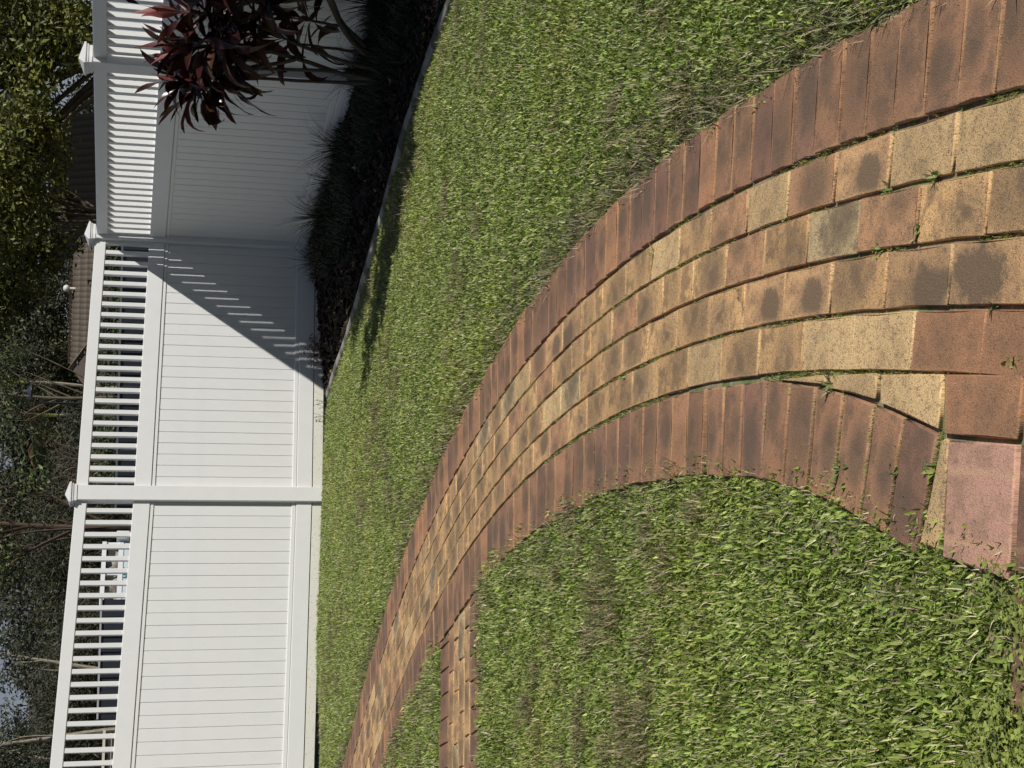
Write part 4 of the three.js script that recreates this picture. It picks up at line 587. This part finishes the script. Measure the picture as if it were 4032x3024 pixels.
{
  const dirx = 4.21, dirz = 1.83, L = Math.hypot(dirx, dirz), ux = dirx / L, uz = dirz / L, mk = (W) => W;
  const A = roof('tiled_roof_house', 'brown tiled roof with a pale ridge and a white vent pipe', [22.6, 5.7, -54.45], ux, uz, 6.2, 3.0, 0.42, tileMat, 0.26, 0.3, (a, d) => a > -0.2 && !(a < d * 0.55 - 0.0 - 0.3), true);
  for (let a = 0; a < 6.2; a += 0.21) { const r = mesh('ridge_tile', RIDGE(), ridgeMat, A.g); r.position.copy(A.at3(a + 0.1, -0.02)).add(V3(0, 0.06, 0)); r.rotation.y = Math.atan2(-uz, ux); }
  for (let d = 0.1; d < 3; d += 0.2) { const r = mesh('ridge_tile', RIDGE(), ridgeMat, A.g); const p = A.at3(d * 0.55 - 0.3, d); r.position.copy(p).add(V3(0, 0.06, 0)); const q = A.at3((d + 0.1) * 0.55 - 0.3, d + 0.1).sub(p); r.rotation.set(0, Math.atan2(-q.z, q.x), Math.asin(q.y / q.length()), 'YXZ'); }
  const body = new MB(); { const P = [[-1.6, 2.9], [6.2, 2.9]].map(([a, d]) => A.at3(a, d)); const y = -5.7; const a = body.v(P[0].x, P[0].y, P[0].z), b = body.v(P[1].x, P[1].y, P[1].z), c = body.v(P[1].x, y, P[1].z), d = body.v(P[0].x, y, P[0].z); body.q(a, d, c, b); const e = A.at3(6.2, 0), f = A.at3(-0.3, 0); const E0 = body.v(e.x, e.y - 0.05, e.z), F0 = body.v(f.x, f.y - 0.05, f.z), A2 = body.v(P[0].x, P[0].y - 0.06, P[0].z), B2 = body.v(P[1].x, P[1].y - 0.06, P[1].z); body.q(F0, A2, B2, E0); } mesh('wall', body.geo(), std(col(0.1, 0.075, 0.06), 0.95, { side: THREE.DoubleSide }), A.g);
  const v = mesh('vent_pipe', mergeGeometries([new THREE.CylinderGeometry(0.06, 0.06, 0.5, 12).translate(0, 0.1, 0), new THREE.SphereGeometry(0.17, 16, 10).scale(1, 0.9, 1).translate(0, 0.42, 0), new THREE.CylinderGeometry(0.1, 0.15, 0.08, 12).translate(0, -0.12, 0)]), std(col(0.7, 0.68, 0.62), 0.6), A.g); v.position.copy(A.at3(3.55, 0.35));
  const bx = -4.06, bz = -1.72, bl = Math.hypot(bx, bz);
  const B = roof('tiled_roof_house', 'dark tiled roof with a steep raking edge behind the fence corner', [23.9, 6.25, -47.0], 0.91, 0.41, 7, 4, 0.62, [tileDark], 0.3, 0.34, (a, d) => a > d * 0.62 - 0.2 && a < 6.6, false);
  const w2 = new MB(); { const P = [[1.2, 2.4], [6.6, 2.4]].map(([a, d]) => B.at3(a, d)), Q = [[-0.2, 0], [6.6, 0]].map(([a, d]) => B.at3(a, d)); const q = [Q[0], P[0], P[1], Q[1]].map((p) => w2.v(p.x, p.y - 0.07, p.z)); w2.q(...q); const y = -6.25, a = [P[0].x, P[0].z], b = [P[1].x, P[1].z]; w2.q(w2.v(a[0], P[0].y, a[1]), w2.v(a[0], y, a[1]), w2.v(b[0], y, b[1]), w2.v(b[0], P[1].y, b[1])); } mesh('wall', w2.geo(), std(col(0.03, 0.025, 0.022), 0.95, { side: THREE.DoubleSide }), B.g);
}
function RIDGE() { return RIDGE.g ??= (() => { const g = new THREE.CylinderGeometry(0.09, 0.1, 0.22, 8, 1, false, -Math.PI / 2, Math.PI); g.rotateZ(Math.PI / 2); g.rotateX(Math.PI); return g; })(); }
// ---- fences, trailer and shed behind
function darkFence(label, x0, z0, x1, z1, top, cap) {
  const L = Math.hypot(x1 - x0, z1 - z0), g = group('metal_fence', label, 'fence', [x0, 0, z0]), m = std(col(0.017, 0.021, 0.03), 0.5), n = Math.round(L / 0.76), w = L / n; g.rotation.y = Math.atan2(-(z1 - z0), x1 - x0);
  for (let k = 0; k < n; k++) { const mb = new MB(), P = [[0, 0], [0.06, 0], [0.08, 0.025], [0.14, 0.025], [0.16, 0], [0.25, 0], [0.27, 0.025], [0.33, 0.025], [0.35, 0], [0.5, 0], [0.52, 0.025], [0.58, 0.025], [0.6, 0], [0.74, 0]]; for (const [a, b] of P) { mb.v(k * w + a / 0.76 * w, 0, b); mb.v(k * w + a / 0.76 * w, top - 0.03, b); } for (let q = 0; q + 1 < P.length; q++) mb.q(q * 2, q * 2 + 2, q * 2 + 3, q * 2 + 1); mesh('sheet', flat(mb.geo()), m, g); const p = mesh('post', boxG(0.05, top, 0.05), m, g); p.position.set(k * w, top / 2, -0.03); }
  const c = mesh('cap_rail', railG(L, 0.03, 0.06, 0), std(cap, 0.5), g); c.position.set(0, top - 0.03, 0);
}
darkFence('charcoal ribbed metal fence with a pale cap seen through the pickets', 2.4, -8.95, 6.9, -6.9, 1.86, col(0.12, 0.13, 0.15));
darkFence('short charcoal metal fence panel with a pale cap beside the white trailer', -0.1, -11.35, 1.62, -10.95, 2.08, col(0.4, 0.4, 0.42));
{
  const g = group('trailer', 'white railed trailer with grey canvas load and teal lettering behind the pickets', 'trailer', [2.9, 0, -14.76]); g.rotation.y = Math.atan2(0.29, 1.21) * 1;
  const W = std(col(0.75, 0.77, 0.8), 0.45), bar = (name, x, y, w, h, d, z, m = W) => { const b = mesh(name, boxG(w, h, d, 0.006), m, g); b.position.set(x, y, z); return b; };
  bar('top_rail', 0, 2.215, 1.25, 0.075, 0.06, 0); bar('side_board', 0.02, 1.925, 1.3, 0.085, 0.05, 0); const panel = bar('name_panel', 0.02, 1.72, 1.3, 0.32, 0.04, -0.01, std(col(0.6, 0.68, 0.72), 0.4));
  for (const x of [-0.58, 0.0, 0.6]) bar('upright', x, 1.95, 0.05, 0.6, 0.05, -0.03); bar('hitch_box', 0.72, 1.9, 0.16, 0.22, 0.2, 0.02); bar('tray', 0, 0.9, 1.4, 1.3, 0.9, -0.5, std(col(0.25, 0.26, 0.28), 0.6));
  for (const x of [-0.5, 0.5]) { const w = mesh('wheel', new THREE.CylinderGeometry(0.3, 0.3, 0.18, 20).rotateX(Math.PI / 2), std(col(0.02, 0.02, 0.02), 0.9), g); w.position.set(x, 0.28, 0.02); }
  const cv = new MB(); for (let k = 0; k <= 16; k++) for (let m = 0; m <= 6; m++) { const x = -0.56 + k * 0.07, y = 1.97 + m * 0.032; cv.v(x, y - 0.02 * Math.abs(Math.sin(k * 0.8)), -0.12 + 0.05 * Math.sin(k * 1.1 + m * 0.6) + 0.03 * Math.sin(k * 2.7), k, m); } for (let k = 0; k < 16; k++) for (let m = 0; m < 6; m++) cv.q(k * 7 + m, k * 7 + 7 + m, k * 7 + 8 + m, k * 7 + m + 1); mesh('canvas', cv.geo(), std(col(0.36, 0.34, 0.3), 0.9, { side: THREE.DoubleSide }), g);
  const font = await new FontLoader().loadAsync('fonts/droid/droid_sans_bold.typeface.json'), tg = new TextGeometry('MIC', { font, size: 0.085, depth: 0.004, curveSegments: 4 }); const t = mesh('lettering', tg, std(col(0.02, 0.16, 0.18), 0.5), g); t.position.set(-0.11, 1.785, 0.012);
}
{
  const g = group('cream_shed', 'small cream shed with a pale frame at the far left behind the pickets', 'shed', [-0.35, 0, -15.4]), cr = std(col(0.62, 0.53, 0.33), 0.8), fr = std(col(0.55, 0.52, 0.46), 0.6);
  const w = mesh('wall', boxG(1.1, 2.06, 0.8), cr, g); w.position.set(0, 1.0, -0.4); const e = mesh('eave', boxG(1.2, 0.045, 1.0), fr, g); e.position.set(0, 2.1, -0.35); const b = mesh('frame', boxG(1.12, 0.05, 0.04), fr, g); b.position.set(0, 2.0, 0.03); for (const x of [-0.53, 0.1, 0.5]) { const p = mesh('frame_post', boxG(0.045, 2.0, 0.04), fr, g); p.position.set(x, 0.98, 0.03); }
}
renderer.render(scene, camera);
